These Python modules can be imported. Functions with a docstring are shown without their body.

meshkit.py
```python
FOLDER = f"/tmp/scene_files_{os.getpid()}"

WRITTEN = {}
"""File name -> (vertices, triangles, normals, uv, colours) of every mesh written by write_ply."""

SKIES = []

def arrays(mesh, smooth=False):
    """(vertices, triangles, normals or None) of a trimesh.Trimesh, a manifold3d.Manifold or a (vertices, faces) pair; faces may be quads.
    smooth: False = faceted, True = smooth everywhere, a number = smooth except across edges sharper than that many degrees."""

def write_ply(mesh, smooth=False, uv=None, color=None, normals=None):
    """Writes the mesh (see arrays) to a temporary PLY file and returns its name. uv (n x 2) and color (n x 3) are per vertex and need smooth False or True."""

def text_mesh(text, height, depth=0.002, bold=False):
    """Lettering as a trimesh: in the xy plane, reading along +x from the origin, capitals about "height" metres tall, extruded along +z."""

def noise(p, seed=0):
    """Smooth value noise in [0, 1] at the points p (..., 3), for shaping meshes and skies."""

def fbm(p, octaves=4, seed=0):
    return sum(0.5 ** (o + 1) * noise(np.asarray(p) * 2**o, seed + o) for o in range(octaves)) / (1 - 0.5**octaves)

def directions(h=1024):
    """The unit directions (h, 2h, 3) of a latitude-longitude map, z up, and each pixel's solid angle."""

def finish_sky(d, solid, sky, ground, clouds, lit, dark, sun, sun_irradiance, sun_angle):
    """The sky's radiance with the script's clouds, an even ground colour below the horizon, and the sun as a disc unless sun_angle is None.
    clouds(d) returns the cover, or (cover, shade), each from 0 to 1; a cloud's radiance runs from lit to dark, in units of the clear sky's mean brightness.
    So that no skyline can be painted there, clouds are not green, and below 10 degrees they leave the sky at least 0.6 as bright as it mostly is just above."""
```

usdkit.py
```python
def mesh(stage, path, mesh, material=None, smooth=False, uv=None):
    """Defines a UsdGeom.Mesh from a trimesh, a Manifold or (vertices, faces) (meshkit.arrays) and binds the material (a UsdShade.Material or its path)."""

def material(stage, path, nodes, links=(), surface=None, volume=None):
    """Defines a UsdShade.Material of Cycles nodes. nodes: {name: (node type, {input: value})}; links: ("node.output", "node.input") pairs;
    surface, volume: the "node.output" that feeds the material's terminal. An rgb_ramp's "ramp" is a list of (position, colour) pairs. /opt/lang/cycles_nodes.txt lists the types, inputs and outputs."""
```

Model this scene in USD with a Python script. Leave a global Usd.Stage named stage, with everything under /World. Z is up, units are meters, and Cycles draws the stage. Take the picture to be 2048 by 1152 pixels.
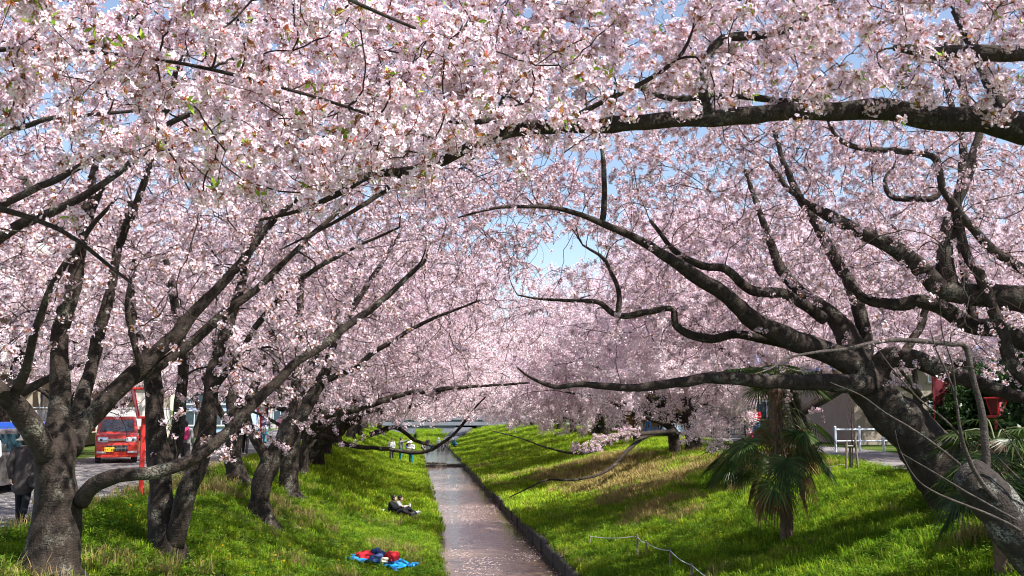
import math, random
import numpy as np, trimesh, manifold3d as m3
from scipy.spatial import cKDTree
from pxr import Usd, UsdGeom, UsdLux, UsdShade, Gf, Sdf, Vt
import usdkit, meshkit

stage = Usd.Stage.CreateInMemory()
UsdGeom.SetStageUpAxis(stage, UsdGeom.Tokens.z)
UsdGeom.SetStageMetersPerUnit(stage, 1.0)
WORLD = UsdGeom.Xform.Define(stage, '/World')
UsdGeom.Scope.Define(stage, '/World/Looks')

# ------------------------------------------------------------------ camera
CAM_Z, FOC = 1.95, 2048 * 35.0 / 36.0            # focal length in photograph pixels
YAW, PITCH = math.radians(5.75), math.radians(6.93)
Fw = np.array([math.sin(YAW) * math.cos(PITCH), math.cos(YAW) * math.cos(PITCH), math.sin(PITCH)])
Rt = np.array([math.cos(YAW), -math.sin(YAW), 0.0])
Up = np.cross(Rt, Fw)
EYE = np.array([0, 0, CAM_Z])
cam = UsdGeom.Camera.Define(stage, '/World/camera')
cm = np.eye(4)
cm[0, :3], cm[1, :3], cm[2, :3], cm[3, :3] = Rt, Up, -Fw, EYE
cam.AddTransformOp().Set(Gf.Matrix4d(cm.tolist()))
cam.CreateFocalLengthAttr(35.0)
cam.CreateHorizontalApertureAttr(36.0)
cam.CreateVerticalApertureAttr(20.25)
cam.CreateClippingRangeAttr(Gf.Vec2f(0.1, 3000))
cam.CreateExposureAttr(1.15)

# ------------------------------------------------------------------ sky and sun
SUN = np.array([0.56, -0.42, 0.88])
SUN /= np.linalg.norm(SUN)
SUN_EL, SUN_ROT = math.asin(SUN[2]), math.atan2(SUN[0], SUN[1])
usdkit.material(stage, '/World/Looks/sky', {
    'tc': ('texture_coordinate', {}),
    's': ('sky_texture', {'sky_type': 'single_scattering', 'sun_disc': False, 'sun_elevation': SUN_EL, 'sun_rotation': SUN_ROT, 'air_density': 1.0, 'aerosol_density': 0.6, 'ozone_density': 1.5}),
    'n': ('noise_texture', {'scale': 2.2, 'detail': 6.0, 'roughness': 0.55}),
    'mp': ('mapping', {'scale': (1.0, 1.0, 2.6)}),
    'r': ('rgb_ramp', {'ramp': [(0.0, (0.05, 0.05, 0.05)), (0.55, (0.06, 0.06, 0.06)), (0.8, (0.2, 0.2, 0.2)), (1.0, (0.3, 0.3, 0.3))]}),
    'mx': ('mix', {'color2': (9.0, 9.2, 9.6)}),
    'b': ('background_shader', {'strength': 0.09})},
    [('tc.generated', 'mp.vector'), ('mp.vector', 'n.vector'), ('n.fac', 'r.fac'), ('r.color', 'mx.fac'), ('s.color', 'mx.color1'), ('mx.color', 'b.color')], surface='b.background')
dome = UsdLux.DomeLight.Define(stage, '/World/sky')
UsdShade.MaterialBindingAPI.Apply(dome.GetPrim()).Bind(UsdShade.Material.Get(stage, '/World/Looks/sky'))
dome.GetPrim().SetCustomDataByKey('kind', 'structure')
sun = UsdLux.DistantLight.Define(stage, '/World/sun')
zx = np.cross([0, 0, 1.0], SUN); zx /= np.linalg.norm(zx)
sm = np.eye(4)
sm[0, :3], sm[1, :3], sm[2, :3] = zx, np.cross(SUN, zx), SUN
sun.AddTransformOp().Set(Gf.Matrix4d(sm.tolist()))
sun.CreateIntensityAttr(1.25)
sun.CreateAngleAttr(0.5)
sun.CreateColorAttr(Gf.Vec3f(1.0, 0.965, 0.91))
sun.GetPrim().CreateAttribute('inputs:normalize', Sdf.ValueTypeNames.Bool).Set(True)

# ------------------------------------------------------------------ helpers
def ray(px, py):
    d = Fw + Rt * ((px - 1024) / FOC) - Up * ((py - 576) / FOC)
    return d

def at(px, py, y):
    """The point at distance y along the canal that stands at this place of the photograph."""
    d = ray(px, py)
    return EYE + d * (y / d[1])

def proj(p):
    q = np.asarray(p, float) - EYE
    z = q @ Fw
    z = np.where(np.abs(z) < 1e-6, 1e-6, z)
    return 1024 + FOC * (q @ Rt) / z, 576 - FOC * (q @ Up) / z, z

used = {}
def numbered(parent, name):
    n = used.get((parent, name), 0)
    used[(parent, name)] = n + 1
    return f'{parent}/{name}' + (f'_{n:03d}' if n else '')

def tag(prim, label=None, cat=None, group=None, kind=None):
    prim = prim.GetPrim()
    for k, v in (('label', label), ('category', cat), ('group', group), ('kind', kind)):
        if v:
            prim.SetCustomDataByKey(k, v)
    return prim

def thing(name, label, cat, loc=(0, 0, 0), rotz=0.0, group=None):
    x = UsdGeom.Xform.Define(stage, numbered('/World', name))
    x.AddTranslateOp().Set(Gf.Vec3d(*map(float, loc)))
    if rotz:
        x.AddRotateZOp().Set(math.degrees(rotz))
    tag(x, label, cat, group)
    return str(x.GetPath())

def put(path, v, f, m, col=None, smooth=False):
    """One Mesh prim; faces are triangles or quads; col are colours per vertex that the material reads."""
    v, f = np.asarray(v, np.float32), np.asarray(f, np.int32)
    me = UsdGeom.Mesh.Define(stage, path)
    me.CreatePointsAttr(Vt.Vec3fArray.FromNumpy(v))
    me.CreateFaceVertexCountsAttr(Vt.IntArray.FromNumpy(np.full(len(f), f.shape[1], np.int32)))
    me.CreateFaceVertexIndicesAttr(Vt.IntArray.FromNumpy(f.ravel()))
    me.CreateSubdivisionSchemeAttr('none')
    if smooth:
        n = np.zeros_like(v, dtype=np.float64)
        k = f.shape[1]
        fn = np.cross(v[f[:, 1]] - v[f[:, 0]], v[f[:, k - 1]] - v[f[:, 0]])
        for j in range(k):
            np.add.at(n, f[:, j], fn)
        n /= np.linalg.norm(n, axis=1, keepdims=True) + 1e-12
        me.CreateNormalsAttr(Vt.Vec3fArray.FromNumpy(n.astype(np.float32)))
        me.SetNormalsInterpolation('vertex')
    if col is not None:
        UsdGeom.PrimvarsAPI(me).CreatePrimvar('tone', Sdf.ValueTypeNames.Color3fArray, 'vertex').Set(Vt.Vec3fArray.FromNumpy(np.asarray(col, np.float32)))
    UsdShade.MaterialBindingAPI.Apply(me.GetPrim()).Bind(M[m])
    return me

def part(parent, name, mesh, m, smooth=30, label=None, kind=None):
    """A part from a trimesh or Manifold."""
    p = numbered(parent, name)
    me = usdkit.mesh(stage, p, mesh, M[m], smooth=smooth)
    tag(me, label, None, None, kind)
    return p

def join(ms):
    ms = [to_tm(x) for x in ms]
    return trimesh.util.concatenate(ms)

def to_tm(x):
    if hasattr(x, 'to_mesh'):
        q = x.to_mesh()
        return trimesh.Trimesh(q.vert_properties[:, :3], q.tri_verts, process=False)
    return x

def box(a, b, bev=0.0):
    """A box between two corners, its edges chamfered."""
    a, b = np.minimum(a, b).astype(float), np.maximum(a, b).astype(float)
    if bev <= 0:
        return trimesh.creation.box(bounds=[a, b])
    pts = []
    for s in np.ndindex(2, 2, 2):
        c = np.where(s, b, a); d = np.where(s, -bev, bev)
        for k in range(3):
            q = c + d; q[k] = c[k]
            pts.append(q)
    return trimesh.convex.convex_hull(np.array(pts))

def rot(mesh, ang, axis, at_=(0, 0, 0)):
    mesh.apply_transform(trimesh.transformations.rotation_matrix(ang, axis, at_))
    return mesh

def tube(pts, rad, sides=8, cap=True, rough=0.0, seed=0):
    """A tapering tube along pts with a bumpy surface; (vertices, quads as triangles)."""
    p = np.asarray(pts, float); r = np.broadcast_to(rad, (len(p),)).astype(float)
    t = np.gradient(p, axis=0); t /= np.linalg.norm(t, axis=1, keepdims=True) + 1e-12
    a = np.zeros_like(p)
    a0 = np.cross(t[0], [0.31, 0.17, 0.93]); a0 = a0 if np.linalg.norm(a0) > 0.1 else np.cross(t[0], [1, 0, 0])
    for i in range(len(p)):
        a0 = a0 - t[i] * (a0 @ t[i]); a0 /= np.linalg.norm(a0) + 1e-12
        a[i] = a0
    b = np.cross(t, a)
    th = np.arange(sides) * 2 * np.pi / sides
    ring = np.cos(th)[None, :, None] * a[:, None] + np.sin(th)[None, :, None] * b[:, None]
    rr = np.repeat(r[:, None], sides, 1)
    if rough:
        q = p[:, None] + ring * r[:, None, None]
        rr = rr * (1 + rough * (meshkit.fbm(q * np.array([5, 5, 2.2]), 3, seed) - 0.5) * 2 + rough * 0.8 * (meshkit.noise(q * 1.7, seed + 9) - 0.5) * 2)
    v = (p[:, None] + ring * rr[..., None]).reshape(-1, 3)
    i, j = np.meshgrid(np.arange(len(p) - 1), np.arange(sides), indexing='ij')
    q = np.stack([i * sides + j, i * sides + (j + 1) % sides, (i + 1) * sides + (j + 1) % sides, (i + 1) * sides + j], -1).reshape(-1, 4)
    f = np.vstack([q[:, [0, 1, 2]], q[:, [0, 2, 3]]])
    if cap:
        n = len(v)
        v = np.vstack([v, p[0] - t[0] * r[0] * 0.1, p[-1] + t[-1] * r[-1] * 0.35])
        k = np.arange(sides)
        f = np.vstack([f, np.stack([np.full(sides, n), (k + 1) % sides, k], 1), np.stack([np.full(sides, n + 1), (len(p) - 1) * sides + k, (len(p) - 1) * sides + (k + 1) % sides], 1)])
    return v, f

def tube_tm(pts, rad, sides=8):
    v, f = tube(pts, rad, sides)
    return trimesh.Trimesh(v, f, process=False)

def spline(P, step):
    """Catmull-Rom through the rows of P (any columns), about one sample per step of the first three."""
    P = np.asarray(P, float)
    Q = np.vstack([2 * P[0] - P[1], P, 2 * P[-1] - P[-2]])
    out = []
    for i in range(1, len(Q) - 2):
        n = max(1, int(np.ceil(np.linalg.norm(Q[i + 1, :3] - Q[i, :3]) / step)))
        t = np.linspace(0, 1, n, endpoint=False)[:, None]
        a, b, c, d = Q[i - 1], Q[i], Q[i + 1], Q[i + 2]
        out.append(0.5 * (2 * b + (c - a) * t + (2 * a - 5 * b + 4 * c - d) * t ** 2 + (3 * b - a - 3 * c + d) * t ** 3))
    return np.vstack(out + [Q[-2:-1]])

# ------------------------------------------------------------------ materials
M = {}
def mat(name, nodes, links, surface='p.BSDF', volume=None):
    M[name] = usdkit.material(stage, '/World/Looks/' + name, nodes, links, surface=surface, volume=volume)

def plain(name, col, rough=0.6, metal=0.0, vary=0.25, scale=6.0, bump=0.0, coat=0.0, spec=0.5):
    """A colour with some grain and wear."""
    c = np.array(col)
    nodes = {'tc': ('texture_coordinate', {}), 'n': ('noise_texture', {'scale': scale, 'detail': 5.0, 'roughness': 0.6}),
             'r': ('rgb_ramp', {'ramp': [(0.25, tuple(c * (1 - vary))), (0.75, tuple(np.minimum(c * (1 + vary), 0.95)))]}),
             'p': ('principled_bsdf', {'roughness': rough, 'metallic': metal, 'coat_weight': coat, 'specular_ior_level': spec})}
    links = [('tc.object', 'n.vector'), ('n.fac', 'r.fac'), ('r.color', 'p.base_color')]
    if bump:
        nodes['b'] = ('bump', {'strength': bump, 'distance': 0.02})
        links += [('n.fac', 'b.height'), ('b.normal', 'p.normal')]
    mat(name, nodes, links)

def bark(name, dark, mid, lichen, amount):
    mat(name, {
        'g': ('geometry', {}),
        'm': ('mapping', {'scale': (1.0, 1.0, 0.45)}), 'm2': ('mapping', {'scale': (1.0, 1.0, 4.5)}), 'bn': ('noise_texture', {'scale': 5.0, 'detail': 5.0, 'roughness': 0.65}), 'bs': ('mix', {'mix_type': 'add', 'fac': 0.6}),
        'n': ('noise_texture', {'scale': 9.0, 'detail': 8.0, 'roughness': 0.7, 'distortion': 0.6}),
        'r': ('rgb_ramp', {'ramp': [(0.28, dark), (0.55, mid), (0.8, tuple(1.7 * x for x in mid))]}),
        'l': ('noise_texture', {'scale': 2.3, 'detail': 7.0, 'roughness': 0.72}),
        'lr': ('rgb_ramp', {'ramp': [(0.5 - amount, (0, 0, 0)), (0.62 - amount, (1, 1, 1))]}),
        'l2': ('noise_texture', {'scale': 38.0, 'detail': 3.0}),
        'l2r': ('rgb_ramp', {'ramp': [(0.42, (0, 0, 0)), (0.55, (1, 1, 1))]}),
        'mul': ('mix', {'mix_type': 'multiply', 'fac': 1.0}),
        'mx': ('mix', {'color2': lichen}),
        'bh': ('mix', {'mix_type': 'add', 'fac': 0.5}),
        'b': ('bump', {'strength': 1.0, 'distance': 0.05}),
        'p': ('principled_bsdf', {'roughness': 0.85, 'specular_ior_level': 0.25})},
        [('g.position', 'm.vector'), ('m.vector', 'n.vector'), ('n.fac', 'r.fac'), ('g.position', 'l.vector'), ('l.fac', 'lr.fac'), ('g.position', 'l2.vector'), ('l2.fac', 'l2r.fac'),
         ('lr.color', 'mul.color1'), ('l2r.color', 'mul.color2'), ('mul.color', 'mx.fac'), ('r.color', 'mx.color1'), ('mx.color', 'p.base_color'),
         ('n.color', 'bh.color1'), ('l2.color', 'bh.color2'), ('g.position', 'm2.vector'), ('m2.vector', 'bn.vector'), ('bh.color', 'bs.color1'), ('bn.color', 'bs.color2'), ('bs.color', 'b.height'), ('b.normal', 'p.normal')])

bark('bark', (0.006, 0.0045, 0.004), (0.038, 0.027, 0.021), (0.17, 0.165, 0.13), -0.04)
bark('bark_pale', (0.008, 0.006, 0.005), (0.035, 0.027, 0.023), (0.20, 0.20, 0.175), -0.01)
bark('bark_shoot', (0.022, 0.017, 0.015), (0.07, 0.054, 0.048), (0.16, 0.14, 0.12), -0.04)
mat('twig', {'d': ('diffuse_bsdf', {'color': (0.05, 0.032, 0.028)})}, [], surface='d.BSDF')

def leafy(name, trans, vary, gloss=0.0, patch=0.0):
    """Thin blades, leaves and petals: the colour on the mesh, a tone per copy, light shining through."""
    nodes = {'a': ('attribute', {'attribute': 'tone'}), 'oi': ('object_info', {}),
             'mr': ('map_range', {'from_min': 0.0, 'from_max': 1.0, 'to_min': 1 - vary, 'to_max': 1 + vary}),
             'h': ('vector_math', {'math_type': 'scale'}),
             'd': ('diffuse_bsdf', {}), 't': ('translucent_bsdf', {}), 'm': ('mix_closure', {'fac': trans})}
    links = [('oi.random', 'mr.value'), ('mr.result', 'h.scale'), ('a.color', 'h.vector1'),
             ('h.vector', 'd.color'), ('h.vector', 't.color'), ('d.BSDF', 'm.closure1'), ('t.BSDF', 'm.closure2')]
    if patch:                                            # brighter and darker colour patches over the ground
        nodes.update({'ge': ('geometry', {}), 'no': ('noise_texture', {'scale': 0.9, 'detail': 4.0, 'roughness': 0.65}), 'rp': ('rgb_ramp', {'ramp': [(0.30, (0.60, 0.72, 0.8)), (0.48, (1.0, 1.0, 1.0)), (0.72, (1.5, 1.2, 1.2))]}), 'mu': ('mix', {'mix_type': 'multiply', 'fac': 1.0})})
        links = [l for l in links if l[0] != 'h.vector'] + [('ge.position', 'no.vector'), ('no.fac', 'rp.fac'), ('h.vector', 'mu.color1'), ('rp.color', 'mu.color2'), ('mu.color', 'd.color'), ('mu.color', 't.color')]
    if gloss:
        nodes['g'] = ('glossy_bsdf', {'roughness': 0.4, 'color': (0.9, 0.9, 0.9)})
        nodes['mg'] = ('mix_closure', {'fac': gloss})
        links += [('m.closure', 'mg.closure1'), ('g.BSDF', 'mg.closure2')]
    mat(name, nodes, links, surface='mg.closure' if gloss else 'm.closure')

leafy('petal', 0.22, 0.13)
leafy('petal_far', 0.22, 0.24)
leafy('grass', 0.35, 0.25, patch=0.38)
leafy('leaf', 0.25, 0.25, 0.025)
leafy('dry', 0.2, 0.2)

mat('ground', {
    'g': ('geometry', {}), 'n': ('noise_texture', {'scale': 0.8, 'detail': 9.0, 'roughness': 0.65}), 'n2': ('noise_texture', {'scale': 14.0, 'detail': 5.0, 'roughness': 0.7}),
    'r': ('rgb_ramp', {'ramp': [(0.3, (0.035, 0.065, 0.012)), (0.5, (0.075, 0.125, 0.02)), (0.62, (0.14, 0.15, 0.04)), (0.75, (0.19, 0.145, 0.075))]}),
    'mx': ('mix', {'mix_type': 'multiply', 'fac': 0.7}), 'r2': ('rgb_ramp', {'ramp': [(0.3, (0.4, 0.4, 0.4)), (0.65, (1.0, 1.0, 1.0))]}),
    'b': ('bump', {'strength': 1.0, 'distance': 0.08}), 'p': ('principled_bsdf', {'roughness': 0.95, 'specular_ior_level': 0.1})},
    [('g.position', 'n.vector'), ('g.position', 'n2.vector'), ('n.fac', 'r.fac'), ('n2.fac', 'r2.fac'), ('r.color', 'mx.color1'), ('r2.color', 'mx.color2'), ('mx.color', 'p.base_color'), ('n2.fac', 'b.height'), ('b.normal', 'p.normal')])
mat('asphalt', {
    'g': ('geometry', {}), 'n': ('noise_texture', {'scale': 1.1, 'detail': 8.0, 'roughness': 0.6}), 'n2': ('noise_texture', {'scale': 160.0, 'detail': 2.0}),
    'r': ('rgb_ramp', {'ramp': [(0.3, (0.17, 0.155, 0.15)), (0.7, (0.27, 0.25, 0.245))]}), 'r2': ('rgb_ramp', {'ramp': [(0.3, (0.6, 0.6, 0.6)), (0.7, (1.0, 1.0, 1.0))]}),
    'mx': ('mix', {'mix_type': 'multiply', 'fac': 1.0}),
    'b': ('bump', {'strength': 0.5, 'distance': 0.01}), 'p': ('principled_bsdf', {'roughness': 0.85, 'specular_ior_level': 0.3})},
    [('g.position', 'n.vector'), ('g.position', 'n2.vector'), ('n.fac', 'r.fac'), ('n2.fac', 'r2.fac'), ('r.color', 'mx.color1'), ('r2.color', 'mx.color2'), ('mx.color', 'p.base_color'), ('n2.fac', 'b.height'), ('b.normal', 'p.normal')])
mat('water', {
    'g': ('geometry', {}), 'm1': ('mapping', {'scale': (0.8, 2.6, 1.0)}), 'n': ('noise_texture', {'scale': 3.2, 'detail': 4.0, 'roughness': 0.55, 'distortion': 0.5}),
    'c': ('noise_texture', {'scale': 0.5, 'detail': 5.0}), 'r': ('rgb_ramp', {'ramp': [(0.35, (0.05, 0.031, 0.018)), (0.65, (0.14, 0.088, 0.053))]}),
    'b': ('bump', {'strength': 0.8, 'distance': 0.011}), 'p': ('principled_bsdf', {'roughness': 0.06, 'ior': 1.33, 'specular_ior_level': 0.5})},
    [('g.position', 'm1.vector'), ('m1.vector', 'n.vector'), ('n.fac', 'b.height'), ('b.normal', 'p.normal'), ('g.position', 'c.vector'), ('c.fac', 'r.fac'), ('r.color', 'p.base_color')])
plain('stone_dark', (0.06, 0.052, 0.043), 0.9, vary=0.6, scale=5, bump=1.0)
plain('concrete', (0.36, 0.35, 0.33), 0.85, vary=0.18, scale=3, bump=0.3)
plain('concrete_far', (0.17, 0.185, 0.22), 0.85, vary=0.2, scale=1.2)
plain('plaster_cream', (0.40, 0.345, 0.27), 0.85, vary=0.1, scale=1.5)
plain('plaster_white', (0.50, 0.49, 0.48), 0.8, vary=0.08, scale=1.5)
plain('plaster_tan', (0.27, 0.225, 0.18), 0.85, vary=0.12, scale=1.5)
plain('plaster_blue', (0.36, 0.50, 0.74), 0.7, vary=0.08, scale=1.5)
plain('roof_blue', (0.09, 0.20, 0.48), 0.45, vary=0.2, scale=2)
plain('red_paint', (0.50, 0.022, 0.018), 0.45, vary=0.15, scale=8)
plain('lantern_pink', (0.55, 0.17, 0.21), 0.6, vary=0.12, scale=8)
plain('lantern_white', (0.78, 0.74, 0.70), 0.6, vary=0.08, scale=8)
plain('lantern_red', (0.13, 0.006, 0.012), 0.6, vary=0.2, scale=5)
plain('white_rail', (0.62, 0.70, 0.78), 0.45, vary=0.1, scale=8)
plain('wood_pale', (0.52, 0.36, 0.19), 0.7, vary=0.3, scale=10)
plain('wood_grey', (0.20, 0.155, 0.115), 0.85, vary=0.4, scale=12, bump=0.4)
plain('iron_black', (0.03, 0.028, 0.028), 0.5, vary=0.3)
plain('rope', (0.55, 0.58, 0.55), 0.8, vary=0.2, scale=40)
plain('car_red', (0.52, 0.035, 0.018), 0.28, metal=0.15, vary=0.05, coat=1.0)
plain('car_blue', (0.012, 0.06, 0.36), 0.28, metal=0.15, vary=0.05, coat=1.0)
plain('car_grey', (0.16, 0.145, 0.15), 0.3, metal=0.5, vary=0.05, coat=1.0)
plain('glass_dark', (0.02, 0.045, 0.06), 0.06, vary=0.3, coat=1.0, spec=0.9)
plain('window_glass', (0.05, 0.075, 0.09), 0.08, vary=0.3, spec=0.9)
plain('chrome', (0.72, 0.73, 0.76), 0.15, metal=1.0, vary=0.06)
plain('lamp_glass', (0.72, 0.74, 0.78), 0.12, metal=0.5, vary=0.15, coat=1.0)
plain('tyre', (0.022, 0.021, 0.021), 0.85, vary=0.3)
plain('black_plastic', (0.025, 0.025, 0.027), 0.55, vary=0.3)
plain('plate_yellow', (0.78, 0.42, 0.02), 0.5, vary=0.06)
plain('plate_white', (0.8, 0.8, 0.78), 0.5, vary=0.04)
plain('skin', (0.52, 0.32, 0.22), 0.55, vary=0.08)
plain('hair', (0.018, 0.013, 0.011), 0.5, vary=0.3, scale=30)
for k, c in dict(black=(0.018, 0.018, 0.021), charcoal=(0.055, 0.045, 0.046), navy=(0.03, 0.05, 0.13), red=(0.50, 0.022, 0.03), jeans=(0.07, 0.20, 0.42), teal=(0.02, 0.20, 0.24), white=(0.72, 0.72, 0.72),
                 cream=(0.72, 0.64, 0.50), grey=(0.28, 0.28, 0.29), pink=(0.75, 0.06, 0.22), lightpink=(0.78, 0.34, 0.42), orange=(0.62, 0.16, 0.05), brown=(0.13, 0.08, 0.055), denim=(0.05, 0.085, 0.20), lilac=(0.45, 0.42, 0.52)).items():
    plain('cloth_' + k, c, 0.85, vary=0.18, scale=9, spec=0.2)
plain('tarp_blue', (0.01, 0.30, 0.72), 0.4, vary=0.12, scale=6)
plain('bag_magenta', (0.55, 0.05, 0.42), 0.45, vary=0.15)
plain('bag_white', (0.76, 0.76, 0.78), 0.4, vary=0.08)
plain('gold_foliage', (0.42, 0.27, 0.07), 0.9, vary=0.4, scale=2)
plain('yellow', (0.75, 0.62, 0.02), 0.5, vary=0.1)

# ------------------------------------------------------------------ terrain
XL, XR, WATER = 0.85, 4.15, -2.35
def path_edge(y):
    return np.interp(y, [0, 10, 25, 38, 57, 100, 150], [11.0, 11.6, 13.0, 15.0, 15.4, 15.4, 15.0])
def zg(x, y, bumps=True):
    x, y = np.broadcast_arrays(np.asarray(x, float), np.asarray(y, float))
    left = np.interp(x, [-6.3, -5.2, -4.2, -1.9, -0.6, XL - 0.25, XL - 0.03], [0, -0.10, -0.42, -1.52, -1.83, -2.03, -2.16])
    u = np.clip((x - 4.5) / (path_edge(y) - 0.4 - 4.5), 0, 1)
    right = np.where(x < 4.5, -1.93, -1.93 + 2.23 * (0.75 * u + 0.25 * u * u * (3 - 2 * u)))
    bed = np.where(y > 112, -1.95 + np.clip((y - 112) / 26, 0, 1) * 1.0, -2.75)
    z = np.where(x <= XL, left, np.where(x >= XR, right, np.where((x > XL + 0.06) & (x < XR - 0.06), bed, np.where(x < 2, left, right))))
    if bumps:
        p = np.stack([x, y, x * 0], -1)
        b = (meshkit.fbm(p * 0.9, 3, 4) - 0.5) * 0.17 + (meshkit.noise(p * 3.1, 7) - 0.5) * 0.05
        mask = np.clip((x + 6.4) / 0.8, 0, 1) * np.clip((path_edge(y) + 0.1 - x) / 0.8, 0, 1) * np.where((x > XL - 0.02) & (x < XR + 0.02), 0, 1)
        z = z + b * mask
    far = np.clip((y - 138) / 6, 0, 1)
    return z * (1 - far) + far * (-0.4)

def ground_at(px, py):
    d = ray(px, py)
    t = np.geomspace(3, 260, 6000)
    q = EYE + t[:, None] * d
    below = np.nonzero(q[:, 2] < zg(q[:, 0], q[:, 1]))[0]
    i = below[0] if len(below) else len(t) - 1
    return np.array([q[i, 0], q[i, 1], float(zg(q[i, 0], q[i, 1]))])

def grid_mesh(xs, ys, z):
    X, Y = np.meshgrid(xs, ys)
    v = np.stack([X, Y, z(X, Y)], -1).reshape(-1, 3)
    n = len(xs)
    i, j = np.meshgrid(np.arange(len(ys) - 1), np.arange(n - 1), indexing='ij')
    q = np.stack([i * n + j, i * n + j + 1, (i + 1) * n + j + 1, (i + 1) * n + j], -1).reshape(-1, 4)
    return v, q
xs = np.unique(np.round(np.r_[np.linspace(-900, -40, 8), np.arange(-40, -7, 3.0), np.arange(-7, 0.6, 0.25), 0.6, 0.7, 0.81, XL, XL + 0.07, 2.5, XR - 0.07, XR, 4.25, 4.4, np.arange(4.6, 17, 0.3), np.arange(17, 40, 3.0), np.linspace(40, 900, 8)], 3))
ys = np.unique(np.round(np.r_[np.linspace(-80, 2, 8), np.arange(2, 40, 0.35), np.arange(40, 80, 0.8), np.arange(80, 150, 2.0), np.linspace(150, 1500, 12)], 3))
v, q = grid_mesh(xs, ys, zg)
tag(put('/World/ground', v, q, 'ground', smooth=True), kind='structure')
# roads and paths lie as sheets just over the ground
def strip(name, xa, xb, ya, yb, z, m, n=120, wob=0.12):
    y = np.linspace(ya, yb, n)
    def edge(x, s):
        x = x(y) if callable(x) else np.full(n, float(x))
        return x + wob * (meshkit.noise(np.stack([y * 1.3, y * 0 + s, y * 0], -1), 3) - 0.5) * 2
    a, b = edge(xa, 0.5), edge(xb, 7.5)
    v = np.vstack([np.stack([a, y, np.full(n, z)], 1), np.stack([b, y, np.full(n, z)], 1)])
    k = np.arange(n - 1)
    tag(put('/World/' + name, v, np.stack([k, k + n, k + n + 1, k + 1], 1), m), kind='structure')
strip('road', -12.8, -6.42, -5, 138, 0.012, 'asphalt')
strip('path', lambda y: path_edge(y), lambda y: path_edge(y) + 3.3, -5, 136, 0.312, 'asphalt')
v, q = grid_mesh(np.linspace(XL - 0.3, XR + 0.1, 4), np.linspace(-20, 76, 40), lambda X, Y: X * 0 + WATER)
tag(put('/World/water', v, q, 'water'), kind='structure')
v, q = grid_mesh(np.linspace(XL - 0.3, XR + 0.1, 4), np.linspace(76.3, 114, 10), lambda X, Y: X * 0 + WATER + 0.16)
tag(put('/World/water_001', v, q, 'water'), kind='structure')

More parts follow.
